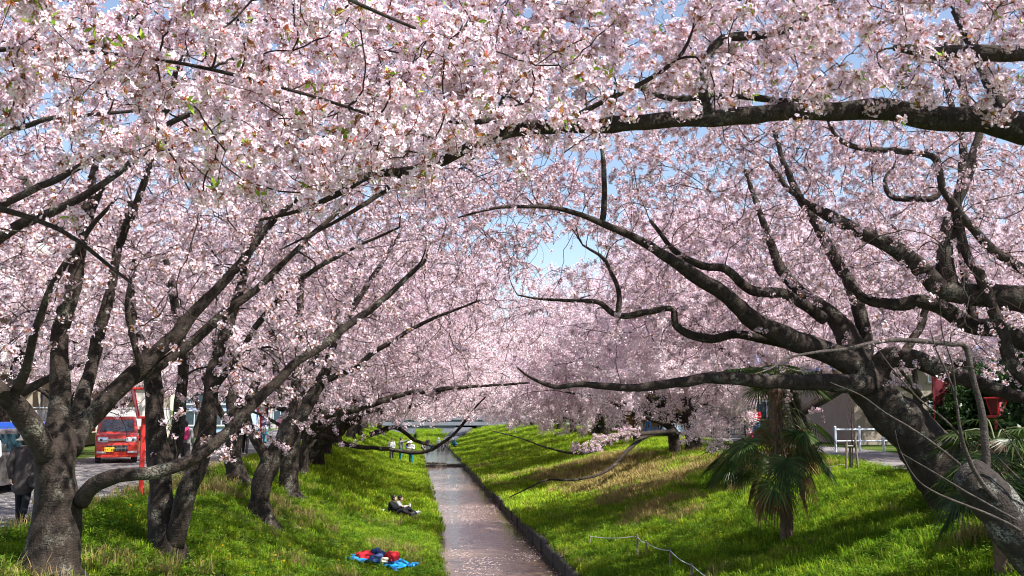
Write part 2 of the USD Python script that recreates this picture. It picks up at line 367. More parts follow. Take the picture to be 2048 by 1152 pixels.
# ------------------------------------------------------------------ blossom shapes
def flower(c, n, r, rng, pale, rich=True):
    """One five-petalled blossom at c facing n: (vertices, triangles, colours)."""
    n = n / (np.linalg.norm(n) + 1e-9)
    a = np.cross(n, [0.3, 0.9, 0.2]); a /= np.linalg.norm(a) + 1e-9
    b = np.cross(n, a)
    v, f, k = [], [], []
    ph, cup = rng.uniform(0, 6.28), rng.uniform(0.05, 0.55)
    edge = np.array([0.86, 0.765, 0.83]) * (1 - pale) + np.array([0.80, 0.60, 0.71]) * pale
    mid = edge * np.array([0.98, 0.88, 0.91])
    def P(ang, q, h):
        return c + r * (q * (math.cos(ang) * a + math.sin(ang) * b) + h * n)
    for i in range(5):
        t = ph + i * 1.2566
        s = len(v)
        v += [P(t, 0.08, 0), P(t - 0.52, 0.72, 0.55 * cup), P(t, 1.0, cup * rng.uniform(0.6, 1.1)), P(t + 0.52, 0.72, 0.55 * cup)]
        f += [(s, s + 1, s + 2), (s, s + 2, s + 3)]
        k += [mid, edge, edge, edge]
    if rich:
        s = len(v)
        for i in range(5):
            v.append(P(ph + i * 1.2566, 0.24, 0.10)); k.append(np.array([0.55, 0.10, 0.19]))
        v.append(P(0, 0, 0.22)); k.append(np.array([0.72, 0.40, 0.30]))
        f += [(s + i, s + (i + 1) % 5, s + 5) for i in range(5)]
    return v, f, k

def stack_up(parts):
    v, f, k, n = [], [], [], 0
    for a, b, c in parts:
        v += list(a); f += [tuple(np.array(t) + n) for t in b]; k += list(c); n += len(a)
    return np.array(v), np.array(f), np.clip(np.array(k), 0, 0.93)

def leaf_bits(c, n, r, rng, cols, count):
    v, f, k = [], [], []
    for i in range(count):
        d = n + rng.normal(0, 0.6, 3); d /= np.linalg.norm(d)
        s = np.cross(d, rng.normal(0, 1, 3)); s /= np.linalg.norm(s) + 1e-9
        L = r * rng.uniform(0.7, 1.3)
        m = len(v)
        v += [c, c + d * L * 0.5 + s * L * 0.16, c + d * L, c + d * L * 0.5 - s * L * 0.16]
        f += [(m, m + 1, m + 2), (m, m + 2, m + 3)]
        k += [cols[rng.integers(len(cols))]] * 4
    return v, f, k
GREENS = [np.array([0.22, 0.36, 0.04]), np.array([0.30, 0.40, 0.06]), np.array([0.36, 0.15, 0.05])]

def cluster(rng, count, R, fr, leaves):
    """A pompom of blossoms on short stalks round a spur."""
    parts, dirs = [], []
    pale = rng.uniform(0, 0.55)
    while len(dirs) < count:
        d = rng.normal(0, 1, 3) + [0, 0, -0.15]; d /= np.linalg.norm(d)
        if all(d @ e < 0.80 for e in dirs) or rng.random() < 0.1:
            dirs.append(d)
    for d in dirs:
        c = d * R * rng.uniform(0.62, 1.0)
        parts.append(flower(c, d + rng.normal(0, 0.35, 3), fr * rng.uniform(0.85, 1.1), rng, np.clip(pale + rng.normal(0, 0.15), 0, 1)))
        s = np.cross(d, rng.normal(0, 1, 3)); s = s / np.linalg.norm(s) * 0.003
        parts.append(([d * 0.004 - s, d * 0.004 + s, c], [(0, 1, 2)], [np.array([0.30, 0.15, 0.06])] * 2 + [np.array([0.48, 0.13, 0.14])]))
    parts.append(leaf_bits(np.zeros(3), rng.normal(0, 1, 3), 0.03, rng, [np.array([0.34, 0.20, 0.06]), np.array([0.48, 0.12, 0.08])], 5))
    if leaves:
        parts.append(leaf_bits(np.zeros(3), rng.normal(0, 1, 3) * 0.6 + [0, 0, 0.5], 0.055, rng, GREENS, 4))
    return stack_up(parts)

def spray(rng, blobs, R, fr, per):
    """A larger puff of blossom for trees far off."""
    parts = []
    for i in range(blobs):
        o = rng.normal(0, 1, 3); o *= R * rng.uniform(0.3, 1) ** 0.5 / np.linalg.norm(o); o[2] *= 0.7
        pale = rng.uniform(0, 0.8)
        for j in range(per):
            d = rng.normal(0, 1, 3); d /= np.linalg.norm(d)
            n = d + rng.normal(0, 0.4, 3); n /= np.linalg.norm(n)
            a = np.cross(n, rng.normal(0, 1, 3)); a /= np.linalg.norm(a); b = np.cross(n, a)
            c = o + d * 0.055
            e = np.array([0.875, 0.795, 0.825]) * (1 - pale) + np.array([0.80, 0.645, 0.69]) * pale
            parts.append(([c - fr * a, c + fr * b * 0.9, c + fr * a, c - fr * b * 0.9], [(0, 1, 2), (0, 2, 3)], [e * [0.95, 0.8, 0.84], e, e, e]))
    return stack_up(parts)

rg = np.random.default_rng(11)
NEAR = [cluster(rg, rg.integers(9, 15), 0.050, 0.0195, i % 6 == 0) for i in range(8)]
MID = [cluster(rg, rg.integers(7, 11), 0.050, 0.0185, i % 6 == 0) for i in range(6)]
FARS = [spray(rg, 8, 0.24, 0.022, 8) for i in range(5)]

def quats(rng, n):
    q = rng.normal(0, 1, (n, 4)); q /= np.linalg.norm(q, axis=1, keepdims=True)
    return q

def instancer(path, protos, m, pos, rng, scale=(0.8, 1.2), quat=None, sc3=None, kind='stuff', names='cluster'):
    pi = UsdGeom.PointInstancer.Define(stage, path)
    targets = []
    for i, (v, f, k) in enumerate(protos):
        p = f'{path}/{names}' + (f'_{i:03d}' if i else '')
        put(p, v, f, m, k)
        targets.append(p)
    pi.CreatePrototypesRel().SetTargets(targets)
    n = len(pos)
    pi.CreateProtoIndicesAttr(Vt.IntArray.FromNumpy(rng.integers(0, len(protos), n).astype(np.int32)))
    pi.CreatePositionsAttr(Vt.Vec3fArray.FromNumpy(np.asarray(pos, np.float32)))
    q = quats(rng, n) if quat is None else quat
    pi.CreateOrientationsAttr(Vt.QuathArray([Gf.Quath(float(a), float(b), float(c), float(d)) for a, b, c, d in q]))
    s = np.repeat(rng.uniform(*scale, (n, 1)), 3, 1) if sc3 is None else sc3
    pi.CreateScalesAttr(Vt.Vec3fArray.FromNumpy(s.astype(np.float32)))
    tag(pi, kind=kind)
    return pi

# ------------------------------------------------------------------ growing branches
def grow(P, D, R, A, k, batches, rng, far=9.9, up=0.10, bend=0.25, sag=0.0):
    """Joins each attractor of A to the nearest wood (P, with directions D and radii R) by a curved branch of k points."""
    d0, _ = cKDTree(P).query(A)
    A = A[np.argsort(d0)]
    out = []
    for ch in np.array_split(A, batches):
        if not len(ch):
            continue
        d, i = cKDTree(P).query(ch)
        ok = (d > 0.05) & (d < far)
        ch, d, i = ch[ok], d[ok][:, None], i[ok]
        if not len(ch):
            continue
        p0, vv = P[i], ch - P[i]
        ctrl = p0 + vv * 0.45 + D[i] * bend * d + np.array([0, 0, up]) * d + rng.normal(0, 0.09, ch.shape) * d
        t = np.linspace(0, 1, k)[None, :, None]
        pts = (1 - t) ** 2 * p0[:, None] + 2 * t * (1 - t) * ctrl[:, None] + t ** 2 * ch[:, None]
        pts = pts + rng.normal(0, 0.018, pts.shape) * d[:, None] * np.sin(np.pi * t)
        pts[:, :, 2] -= sag * d * (t[..., 0] ** 2)
        dirs = np.gradient(pts, axis=1); dirs /= np.linalg.norm(dirs, axis=2, keepdims=True) + 1e-9
        r0 = np.minimum(R[i] * 0.7, 0.004 + 0.0095 * d[:, 0] ** 1.1)
        rad = r0[:, None] * (1 - 0.72 * t[..., 0])
        out.append((pts, rad))
        P, D, R = np.vstack([P, pts[:, 1:].reshape(-1, 3)]), np.vstack([D, dirs[:, 1:].reshape(-1, 3)]), np.r_[R, rad[:, 1:].ravel()]
    if not out:
        return np.zeros((0, k, 3)), np.zeros((0, k)), P, D, R
    return np.concatenate([o[0] for o in out]), np.concatenate([o[1] for o in out]), P, D, R

def tubes(pts, rad, sides):
    """Many branches as one mesh."""
    n, k = pts.shape[:2]
    t = np.gradient(pts, axis=1); t /= np.linalg.norm(t, axis=2, keepdims=True) + 1e-12
    a = np.cross(t, [0.23, 0.41, 0.88]); a /= np.linalg.norm(a, axis=2, keepdims=True) + 1e-9
    b = np.cross(t, a)
    th = np.arange(sides) * 2 * np.pi / sides
    v = pts[:, :, None] + rad[:, :, None, None] * (np.cos(th)[:, None] * a[:, :, None] + np.sin(th)[:, None] * b[:, :, None])
    i, j = np.meshgrid(np.arange(k - 1), np.arange(sides), indexing='ij')
    q = np.stack([i * sides + j, i * sides + (j + 1) % sides, (i + 1) * sides + (j + 1) % sides, (i + 1) * sides + j], -1).reshape(-1, 4)
    q = (q[None] + (np.arange(n) * k * sides)[:, None, None]).reshape(-1, 4)
    return v.reshape(-1, 3), q

Y0 = 8.0          # the foreground tree on the right
LIMB_PX = []      # px, py, half width, depth of every limb traced from the photograph: blossom does not grow over their near side

def thin_over_limbs(pos, rng, p_drop):
    if not LIMB_PX:
        return np.ones(len(pos), bool)
    L = np.vstack(LIMB_PX)
    x, y, z = proj(pos)
    d, i = cKDTree(L[:, :2]).query(np.stack([x, y], 1))
    hit = (d < L[i, 2] + 3) & (z < L[i, 3] + 0.1) & (L[i, 3] - z < 9.0)
    return ~hit | (rng.random(len(pos)) > p_drop)

HOLES = [(1125, 512, 75, 24), (1185, 508, 28, 14), (1040, 28, 34, 13), (1085, 320, 26, 14), (1190, 312, 22, 11), (1700, 122, 32, 20), (1768, 185, 32, 14), (1020, 440, 34, 9), (1150, 485, 40, 9), (1690, 75, 10, 10), (1925, 400, 10, 16), (1320, 45, 16, 8)]

def open_sky(pos, rng):
    """The gaps of the canopy where the sky shows."""
    x, y, z = proj(pos)
    keep = np.ones(len(pos), bool)
    wob = meshkit.fbm(np.stack([x / 22, y / 22, x * 0], 1), 2, 17)
    for hx, hy, rx, ry in HOLES:
        keep &= ~((((x - hx) / rx) ** 2 + ((y - hy) / ry) ** 2 < 0.25 + 1.3 * wob) & (rng.random(len(pos)) < 0.95))
    return keep

def read_limb(l, y0):
    """A limb traced on the photograph, (px, py, distance from y0, width in px) per point, in metres."""
    P = []
    for px, py, dy, w in l:
        y = y0 + dy
        w = w * (0.9 if w > 12 else 1.0)
        P.append([*at(px, py, y), w * y / FOC / 2, px, py, w / 2, y])
    return np.array(P)

def cherry(label, y0, limbs, crown, n1, n2, per, seed, base=None, group=None, protos=None, m='bark', avoid=None, singles=0, spread=0.9, scale=(0.8, 1.2), sides=10, lean_down=0.0, fine=0.9, twigside=3, dens_low=None):
    """A cherry tree: trunk, traced or grown limbs, branches and blossom. crown: list of (centre, radii, weight) ellipsoids."""
    rng = np.random.default_rng(seed)
    P, D, R, limb_paths = [], [], [], []
    for li, l in enumerate(limbs):
        if isinstance(l, np.ndarray):                    # already in metres: x, y, z, radius
            Q = spline(l, 0.16)[:, :4]
        else:
            q = read_limb(l, y0)
            s = spline(q, 0.11)
            LIMB_PX.append(s[:, 4:8][~((s[:, 4] > 960) & (s[:, 4] < 1300) | (s[:, 4] < 700))] if y0 == Y0 else s[:, 4:8])
            Q = s[:, :4]
            Q[:, :3] += np.stack([meshkit.fbm(Q[:, :3] * 1.6 + seed + 7 * k, 3, seed) - 0.5 for k in range(3)], 1) * np.minimum(Q[:, 3:4] * 1.6, 0.10)
        limb_paths.append(Q)
    foot = limb_paths[0][0, :3] if base is None else np.array(base)
    path = thing('cherry_tree', label, 'tree', foot, 0, group)
    off = np.asarray(foot, float)
    for li, Q in enumerate(limb_paths):
        Q = Q.copy(); Q[:, 3] = np.maximum(Q[:, 3], 0.005)
        if li == 0:
            g = float(zg(foot[0], foot[1]))
            hgt = Q[:, 2] - g; Q[:, 3] *= 1 + 0.42 * np.exp(-np.maximum(hgt, 0) / 0.16)
            Q = np.vstack([np.r_[Q[0, :3] * [1, 1, 0] + [0, 0, min(g, Q[0, 2]) - 0.35], Q[0, 3] * 1.5], np.r_[Q[0, :3] - [0, 0, 0.08], Q[0, 3] * 1.16], Q])
        else:                                            # limbs begin inside the wood that carries them
            Q[:, 3] = np.maximum(Q[:, 3], 0.004)
        v, f = tube(Q[:, :3] - off, Q[:, 3], sides + (10 if li == 0 else 0), rough=(0.32 if m == 'bark_pale' else 0.22) if li == 0 else 0.15, seed=seed + li)
        put(numbered(path, 'trunk' if li == 0 else 'limb'), v, f, 'bark_shoot' if li and m == 'bark_pale' else m, smooth=True)
        d = np.gradient(Q[:, :3], axis=0); d /= np.linalg.norm(d, axis=1, keepdims=True) + 1e-9
        s0 = len(Q) // 3 if li == 0 else min(3, len(Q) // 4)
        P.append(Q[s0:, :3]); D.append(d[s0:]); R.append(Q[s0:, 3])
    P, D, R = np.vstack(P), np.vstack(D), np.concatenate(R)

    def sample(n, shell):
        out, w = [], np.array([c[2] for c in crown], float)
        for (c, r, _), k in zip(crown, np.round(n * w / w.sum()).astype(int)):
            d = rng.normal(0, 1, (k * 3, 3)); d /= np.linalg.norm(d, axis=1, keepdims=True)
            q = np.asarray(c) + d * np.asarray(r) * (rng.uniform(0, 1, (k * 3, 1)) ** shell)
            q = q[q[:, 2] > zg(q[:, 0], q[:, 1], False) + np.where((q[:, 0] > 10.3) & (q[:, 1] > 23), 3.3, np.where((q[:, 0] > 3) & (q[:, 0] < 10) & (q[:, 1] > 30), 0.75, 1.35))]
            out.append(q[:k])
        q = np.vstack(out)
        q = q[np.linalg.norm(q - EYE, axis=1) > 3.4]
        if avoid is not None:
            q = q[avoid(q)]
        q = q[~((q[:, 0] > -3.4) & (q[:, 0] < 6.0) & (q[:, 1] > 24) & (q[:, 2] < np.where(q[:, 0] < 2.6, 1.5, 1.9)))]
        q = q[~((q[:, 0] > 5.5) & (q[:, 1] > 13) & (q[:, 1] <= 24) & (q[:, 2] < 2.35))]
        low = (q[:, 0] < -3.2) & (q[:, 2] < 4.4) & (q[:, 1] > 10)       # little blossom low down over the road
        q = q[~(low & (rng.random(len(q)) < np.where(q[:, 2] < 2.6, 0.85, 0.0)))]
        return q
    A1 = sample(n1, 0.45)
    A1 = A1[open_sky(A1, rng)]
    b1, r1, P, D, R = grow(P, D, R, A1, 9, 10, rng, up=0.12, bend=0.3)
    A2 = sample(n2, 0.5)
    d, _ = cKDTree(P).query(A2)
    A2 = A2[d < fine]
    A2 = A2[open_sky(A2, rng)]
    b2, r2, P, D, R = grow(P, D, R, A2, 5, 12, rng, far=fine, up=0.05, bend=0.3, sag=0.04)
    r1 = np.maximum(r1 * 1.2, 0.0075 if b1[:, 0, 1].mean() > 10 else 0.0045) * (1.6 if protos is FARS else 1.0)
    r2 = np.maximum(r2 * 0.9, 0.0042 if b2[:, 0, 1].mean() > 10 else 0.0024)
    for b, r, nm, sd in ((b1, r1, 'branch', 5), (b2, r2, 'twig', twigside)):
        if len(b):
            v, f = tubes(b - off, r, sd)
            tag(put(numbered(path, nm), v, f, 'bark' if nm == 'branch' else 'twig', smooth=True), kind='stuff')
    # blossom along the twigs
    t = rng.uniform(0.12, 1.0, (len(b2), per)) * (b2.shape[1] - 1)
    i = np.minimum(t.astype(int), b2.shape[1] - 2); fr = (t - i)[..., None]
    rows = np.arange(len(b2))[:, None]
    t2 = np.repeat(rng.random(len(b2)) < 0.82, per)
    pos = (b2[rows, i] * (1 - fr) + b2[rows, i + 1] * fr).reshape(-1, 3)[t2]
    if len(b1):
        t = rng.uniform(0.3, 1.0, (len(b1), per)) * 8
        i = np.minimum(t.astype(int), 7); fr = (t - i)[..., None]; rows = np.arange(len(b1))[:, None]
        pos = np.vstack([pos, (b1[rows, i] * (1 - fr) + b1[rows, i + 1] * fr).reshape(-1, 3)])
    pos = pos + rng.normal(0, 0.022, pos.shape)
    if len(b1) and protos is not FARS:
        x, y, z = proj(b1.reshape(-1, 3))
        xs_, ys_, zs_ = proj(pos)
        d, i = cKDTree(np.stack([x, y], 1)).query(np.stack([xs_, ys_], 1))
        pos = pos[~((d < 5.5) & (zs_ < z[i]) & (rng.random(len(pos)) < 0.7))]
    pos = pos[thin_over_limbs(pos, rng, spread) & open_sky(pos, rng) & (np.linalg.norm(pos - EYE, axis=1) > 3.3)]
    if avoid is not None:
        pos = pos[avoid(pos)]
    if singles:                                          # the nearest blossom clusters one by one
        x, y, z = proj(pos)
        inside = np.nonzero((z > 0) & (x > 0) & (x < 2048) & (y > 0) & (y < 1152))[0]
        pick = inside[np.argsort(z[inside])][:singles]
        q = quats(rng, len(pick)); s = rng.uniform(*scale, len(pick))
        for j, a in enumerate(pick):
            v, f, k = protos[j % len(protos)]
            w, x_, y_, z_ = q[j]
            Rm = np.array([[1 - 2 * (y_ * y_ + z_ * z_), 2 * (x_ * y_ - w * z_), 2 * (x_ * z_ + w * y_)], [2 * (x_ * y_ + w * z_), 1 - 2 * (x_ * x_ + z_ * z_), 2 * (y_ * z_ - w * x_)], [2 * (x_ * z_ - w * y_), 2 * (y_ * z_ + w * x_), 1 - 2 * (x_ * x_ + y_ * y_)]])
            put(numbered(path, 'blossom_cluster'), v @ Rm.T * s[j] + pos[a] - off, f, 'petal', k)
        pos = np.delete(pos, pick, 0)
    instancer(path + '/blossom', protos or MID, 'petal_far' if protos is FARS else 'petal', pos - off, rng, scale)
    return path, pos

G = ground_at
TREES = []
# ---- the left bank, front to back
b1_ = G(98, 1150)
L1 = [
    [(95, 1160, 0, 104), (108, 1090, 0, 94), (112, 1020, 0, 88), (108, 960, 0, 86), (112, 900, 0.1, 84), (118, 850, 0.2, 56), (120, 800, 0.3, 46), (117, 730, 0.4, 42), (120, 670, 0.5, 40), (139, 605, 0.5, 36), (156, 520, 0.6, 30), (170, 430, 0.7, 24), (190, 330, 0.8, 16)],
    [(95, 915, -0.1, 50), (72, 865, -0.3, 48), (45, 822, -0.5, 46), (5, 790, -0.8, 42), (-60, 740, -1.2, 36)],
    [(135, 900, 0.2, 52), (165, 850, 0.5, 44), (215, 800, 0.7, 42), (260, 757, 0.8, 40), (305, 712, 1.0, 36), (347, 675, 1.1, 33), (382, 630, 1.2, 29), (434, 578, 1.3, 25), (486, 519, 1.4, 20), (540, 450, 1.6, 15), (610, 385, 1.8, 9)],
    [(150, 850, 0.6, 36), (172, 780, 0.9, 32), (186, 720, 1.1, 30), (203, 650, 1.2, 27), (222, 575, 1.3, 24), (238, 490, 1.4, 18), (262, 400, 1.5, 12)],
    [(160, 1000, 0, 34), (185, 972, -0.2, 33), (235, 950, -0.3, 31), (300, 945, -0.3, 28), (350, 930, -0.2, 27), (405, 905, 0, 26), (455, 862, 0.2, 24), (497, 820, 0.3, 23), (542, 776, 0.5, 22), (590, 727, 0.6, 20), (642, 696, 0.8, 19), (690, 655, 1.0, 17), (749, 613, 1.2, 15), (791, 578, 1.3, 12), (850, 519, 1.5, 8)],
    [(255, 765, 0.9, 26), (320, 730, 1.1, 24), (382, 685, 1.3, 22), (451, 623, 1.4, 20), (514, 575, 1.5, 17), (590, 501, 1.7, 13), (694, 408, 2.0, 7)],
    [(282, 740, 0.7, 15), (272, 700, 0.6, 13), (257, 650, 0.5, 12), (254, 605, 0.4, 9), (262, 560, 0.3, 5)],
    [(20, 800, -0.6, 26), (50, 740, -1.0, 20), (90, 600, -1.6, 15), (172, 470, -2.0, 11), (230, 400, -2.4, 6)],
    [(-60, 740, -1.2, 34), (-90, 600, -1.6, 32), (-60, 520, -2.0, 28), (10, 470, -2.2, 25), (90, 430, -2.4, 21), (180, 385, -2.6, 16), (250, 340, -2.8, 10)],
    [(-60, 520, -2.0, 14), (-40, 330, -2.6, 13), (0, 270, -2.9, 12), (60, 250, -3.0, 11), (111, 236, -3.1, 10), (200, 228, -3.2, 8), (330, 215, -3.3, 5)],
    [(240, 490, 1.4, 17), (300, 330, 0.6, 14), (350, 150, 0.0, 12), (380, 62, -0.4, 10), (430, 52, -0.6, 10), (480, 42, -0.8, 9), (560, 42, -1.0, 7), (610, 50, -1.2, 4)],
    [(430, 54, -0.6, 9), (452, 38, -0.7, 8), (490, 12, -0.9, 6), (540, -20, -1.0, 4)],
    [(160, 500, 0.5, 20), (200, 380, -0.4, 16), (260, 330, -0.8, 14), (330, 255, -1.0, 12), (420, 210, -1.2, 10), (500, 160, -1.4, 8), (560, 95, -1.6, 5)],
    [(-60, 520, -2.0, 18), (-20, 430, -2.6, 17), (60, 380, -2.9, 15), (115, 358, -3.0, 15), (180, 323, -3.2, 14), (257, 306, -3.4, 9), (330, 300, -3.6, 5)],
]
b2_ = G(338, 1112)
L2 = [
    [(335, 1115, 0, 60), (330, 1070, 0, 62), (322, 1020, 0.1, 58), (318, 970, 0.2, 54), (316, 920, 0.3, 48), (312, 860, 0.4, 42), (306, 790, 0.5, 36), (300, 720, 0.6, 30), (270, 660, 0.7, 24), (262, 590, 0.8, 18), (270, 500, 1.0, 11)],
    [(345, 1090, -0.1, 46), (358, 1040, -0.2, 44), (374, 985, -0.2, 42), (396, 930, -0.1, 40), (412, 870, 0, 36), (420, 800, 0.1, 34), (430, 730, 0.3, 31), (455, 650, 0.5, 27), (480, 580, 0.8, 22), (500, 500, 1.0, 15), (540, 400, 1.4, 9)],
    [(330, 930, 0.3, 34), (352, 880, 0.7, 30), (360, 800, 1.0, 26), (365, 700, 1.2, 22), (350, 610, 1.4, 18), (330, 500, 1.6, 12)],
    [(425, 780, 0.1, 20), (470, 720, -0.2, 17), (520, 640, -0.4, 14), (600, 560, -0.6, 11), (700, 500, -0.8, 7), (800, 455, -1.0, 4)],
]
b3_ = G(520, 1040)
L3 = [
    [(520, 1042, 0, 50), (520, 1000, 0, 46), (530, 950, 0, 44), (543, 915, 0, 42), (578, 867, 0.1, 34), (612, 815, 0.2, 29), (647, 752, 0.4, 25), (664, 695, 0.5, 20), (700, 625, 0.7, 14), (740, 560, 1.0, 10), (800, 470, 1.4, 6)],
    [(545, 925, 0.2, 30), (562, 880, 0.4, 26), (585, 820, 0.6, 22), (594, 740, 0.8, 18), (598, 660, 1.0, 16), (604, 553, 1.2, 12), (620, 440, 1.5, 8)],
    [(538, 925, -0.1, 24), (500, 855, -0.3, 19), (478, 780, -0.5, 16), (462, 690, -0.8, 13), (470, 580, -1.0, 10)],
    [(640, 765, 0.3, 15), (700, 740, 0.1, 13), (770, 690, -0.2, 10), (860, 640, -0.4, 7), (960, 600, -0.6, 4)],
]
b4_ = G(575, 988)
L4 = [
    [(575, 988, 0, 40), (577, 950, 0, 38), (582, 905, 0, 36), (588, 850, 0.1, 30), (600, 780, 0.3, 24), (640, 690, 0.6, 18), (690, 600, 1.0, 12), (730, 510, 1.3, 7)],
    [(585, 870, 0.2, 24), (640, 835, 0.3, 22), (720, 815, 0.5, 18), (800, 790, 0.7, 13), (880, 780, 1.0, 9), (960, 772, 1.2, 6), (1060, 765, 1.5, 4)],
    [(588, 850, 0.3, 18), (560, 780, 0.6, 15), (545, 690, 0.8, 12), (550, 590, 1.0, 8)],
]
b5_ = G(478, 968)
L5 = [
    [(478, 968, 0, 42), (470, 935, 0, 40), (466, 900, 0, 38), (468, 850, 0.1, 32), (462, 790, 0.3, 26), (440, 720, 0.6, 20), (430, 640, 0.9, 14), (440, 540, 1.2, 8)],
    [(468, 850, 0.2, 24), (500, 790, 0.5, 20), (530, 720, 0.8, 16), (560, 640, 1.0, 11), (580, 550, 1.3, 7)],
    [(466, 870, 0, 16), (430, 800, -0.4, 13), (390, 720, -0.8, 10), (350, 650, -1.0, 6)],
]
b6_ = G(598, 925)
L6 = [
    [(596, 928, 0, 52), (622, 900, 0, 48), (655, 872, 0, 42), (690, 842, 0.1, 34), (725, 812, 0.3, 26), (756, 776, 0.5, 20), (801, 744, 0.8, 16), (860, 696, 1.2, 13), (940, 658, 1.6, 10), (992, 644, 1.9, 8), (1083, 620, 2.4, 5), (1180, 590, 2.8, 3)],
    [(690, 842, 0, 30), (735, 822, -0.1, 28), (790, 812, -0.2, 25), (840, 803, -0.3, 21), (878, 795, -0.3, 16)],
    [(600, 905, -0.3, 12), (635, 872, -1.2, 10), (704, 891, -1.8, 9), (774, 898, -2.2, 8), (843, 905, -2.6, 7), (895, 880, -3.0, 6), (930, 842, -3.4, 6), (954, 811, -3.8, 4), (985, 780, -4.2, 3)],
    [(740, 870, 1.4, 11), (790, 855, 1.8, 9), (830, 880, 2.1, 7), (870, 893, 2.4, 4)],
    [(725, 812, 0.2, 15), (720, 740, 0.4, 13), (760, 660, 0.8, 10), (800, 570, 1.2, 7), (830, 480, 1.6, 4)],
]
# ---- the right bank
b8_ = G(1922, 1010)
R2 = [
    [(1925, 1015, 0, 138), (1902, 970, 0, 130), (1868, 920, 0, 124), (1828, 870, 0, 114), (1790, 830, 0, 102), (1750, 790, 0.1, 90), (1722, 750, 0.2, 78), (1712, 715, 0.3, 66), (1690, 660, 0.5, 50), (1660, 625, 0.7, 38), (1612, 592, 0.9, 30), (1575, 555, 1.0, 26), (1550, 508, 1.2, 22), (1522, 432, 1.4, 16), (1490, 340, 1.7, 10)],
    [(1735, 770, -0.2, 50), (1690, 766, -0.4, 42), (1600, 765, -0.6, 37), (1500, 760, -0.8, 32), (1420, 758, -0.9, 27), (1340, 768, -1.0, 23), (1250, 776, -1.1, 18), (1160, 768, -1.2, 13), (1110, 775, -1.2, 9), (1060, 755, -1.2, 5), (1035, 735, -1.2, 3)],
    [(1720, 735, 0.1, 60), (1670, 712, 0, 54), (1591, 682, -0.2, 50), (1521, 647, -0.4, 44), (1470, 608, -0.6, 40), (1428, 574, -0.8, 36), (1380, 543, -1.0, 32), (1330, 512, -1.2, 26), (1270, 477, -1.4, 20), (1200, 446, -1.6, 14), (1140, 424, -1.7, 11), (1097, 415, -1.8, 9), (1000, 415, -2.0, 6), (916, 435, -2.2, 3)],
    [(1724, 745, 0.4, 42), (1733, 690, 0.5, 36), (1716, 616, 0.6, 33), (1702, 574, 0.7, 30), (1681, 536, 0.8, 28), (1647, 474, 1.0, 25), (1605, 408, 1.2, 20), (1570, 330, 1.4, 13), (1540, 240, 1.7, 8)],
    [(1650, 640, 0.2, 28), (1591, 600, 0, 25), (1556, 586, -0.1, 25), (1497, 578, -0.3, 24), (1452, 536, -0.5, 21), (1400, 531, -0.7, 18), (1350, 500, -0.9, 12), (1300, 440, -1.2, 7)],
    [(1590, 690, 0.2, 26), (1540, 680, 0.2, 22), (1470, 668, 0.2, 20), (1420, 678, 0.2, 20), (1380, 668, 0.2, 19), (1350, 650, 0.2, 16), (1345, 618, 0.2, 15), (1300, 622, 0.2, 15), (1235, 630, 0.2, 14), (1195, 604, 0.2, 10), (1130, 601, 0.2, 7), (1075, 598, 0.2, 5), (1035, 590, 0.2, 3)],
    [(1237, 632, 0.2, 11), (1238, 590, 0.2, 10), (1226, 550, 0.3, 9), (1205, 515, 0.4, 7), (1165, 490, 0.5, 4)],
    [(1204, 448, -1.6, 13), (1207, 400, -1.6, 12), (1209, 350, -1.6, 10), (1204, 300, -1.6, 8), (1190, 240, -1.6, 5)],
    [(1745, 775, 0.1, 54), (1770, 720, 0, 52), (1830, 722, -0.2, 48), (1890, 742, -0.5, 44), (1960, 770, -0.8, 36), (2060, 800, -1.2, 26)],
    [(1735, 775, 0.5, 40), (1770, 740, 0.8, 26), (1820, 690, 1.0, 20), (1850, 620, 1.2, 15), (1870, 540, 1.4, 9)],
]
R4 = [
    [(2230, 1010, 0, 130), (2210, 900, 0, 115), (2180, 800, 0, 100), (2150, 720, 0, 80), (2110, 640, 0, 66), (2050, 600, 0.2, 60), (1960, 590, 0.4, 56), (1890, 575, 0.5, 52), (1850, 540, 0.6, 46), (1800, 505, 0.7, 40), (1750, 477, 0.8, 36), (1660, 432, 1.0, 26), (1600, 400, 1.2, 16), (1540, 330, 1.5, 8)],
    [(2180, 640, -0.2, 34), (2110, 590, -0.3, 30), (2048, 543, -0.4, 26), (1983, 498, -0.5, 23), (1945, 455, -0.6, 21), (1917, 425, -0.7, 20), (1884, 380, -0.8, 18), (1869, 315, -0.9, 16), (1800, 302, -1.0, 14), (1716, 296, -1.1, 12), (1671, 271, -1.2, 9), (1650, 225, -1.3, 6)],
    [(2110, 800, 0.4, 40), (2028, 734, 0.2, 34), (2007, 675, 0.2, 32), (1983, 616, 0.2, 29), (1959, 547, 0.2, 26), (1931, 500, 0.3, 22), (1915, 400, 0.4, 20), (1925, 310, 0.5, 20), (1910, 230, 0.5, 15), (1880, 130, 0.6, 10)],
    [(2060, 690, 0.6, 44), (2000, 660, 0.8, 42), (1940, 650, 0.9, 40), (1886, 617, 1.0, 38), (1834, 603, 1.1, 34), (1800, 610, 1.2, 30), (1733, 600, 1.3, 22), (1690, 560, 1.5, 14)],
    [(1900, 580, 0.5, 50), (1890, 520, 0.5, 40), (1900, 440, 0.5, 30), (1930, 360, 0.6, 28), (1960, 260, 0.7, 18), (1990, 150, 0.8, 10)],
    [(1945, 640, 0.9, 22), (1900, 400, 1.6, 14), (1860, 400, 1.7, 13), (1790, 395, 1.8, 12), (1770, 360, 1.9, 9), (1790, 330, 2.0, 6)],
]
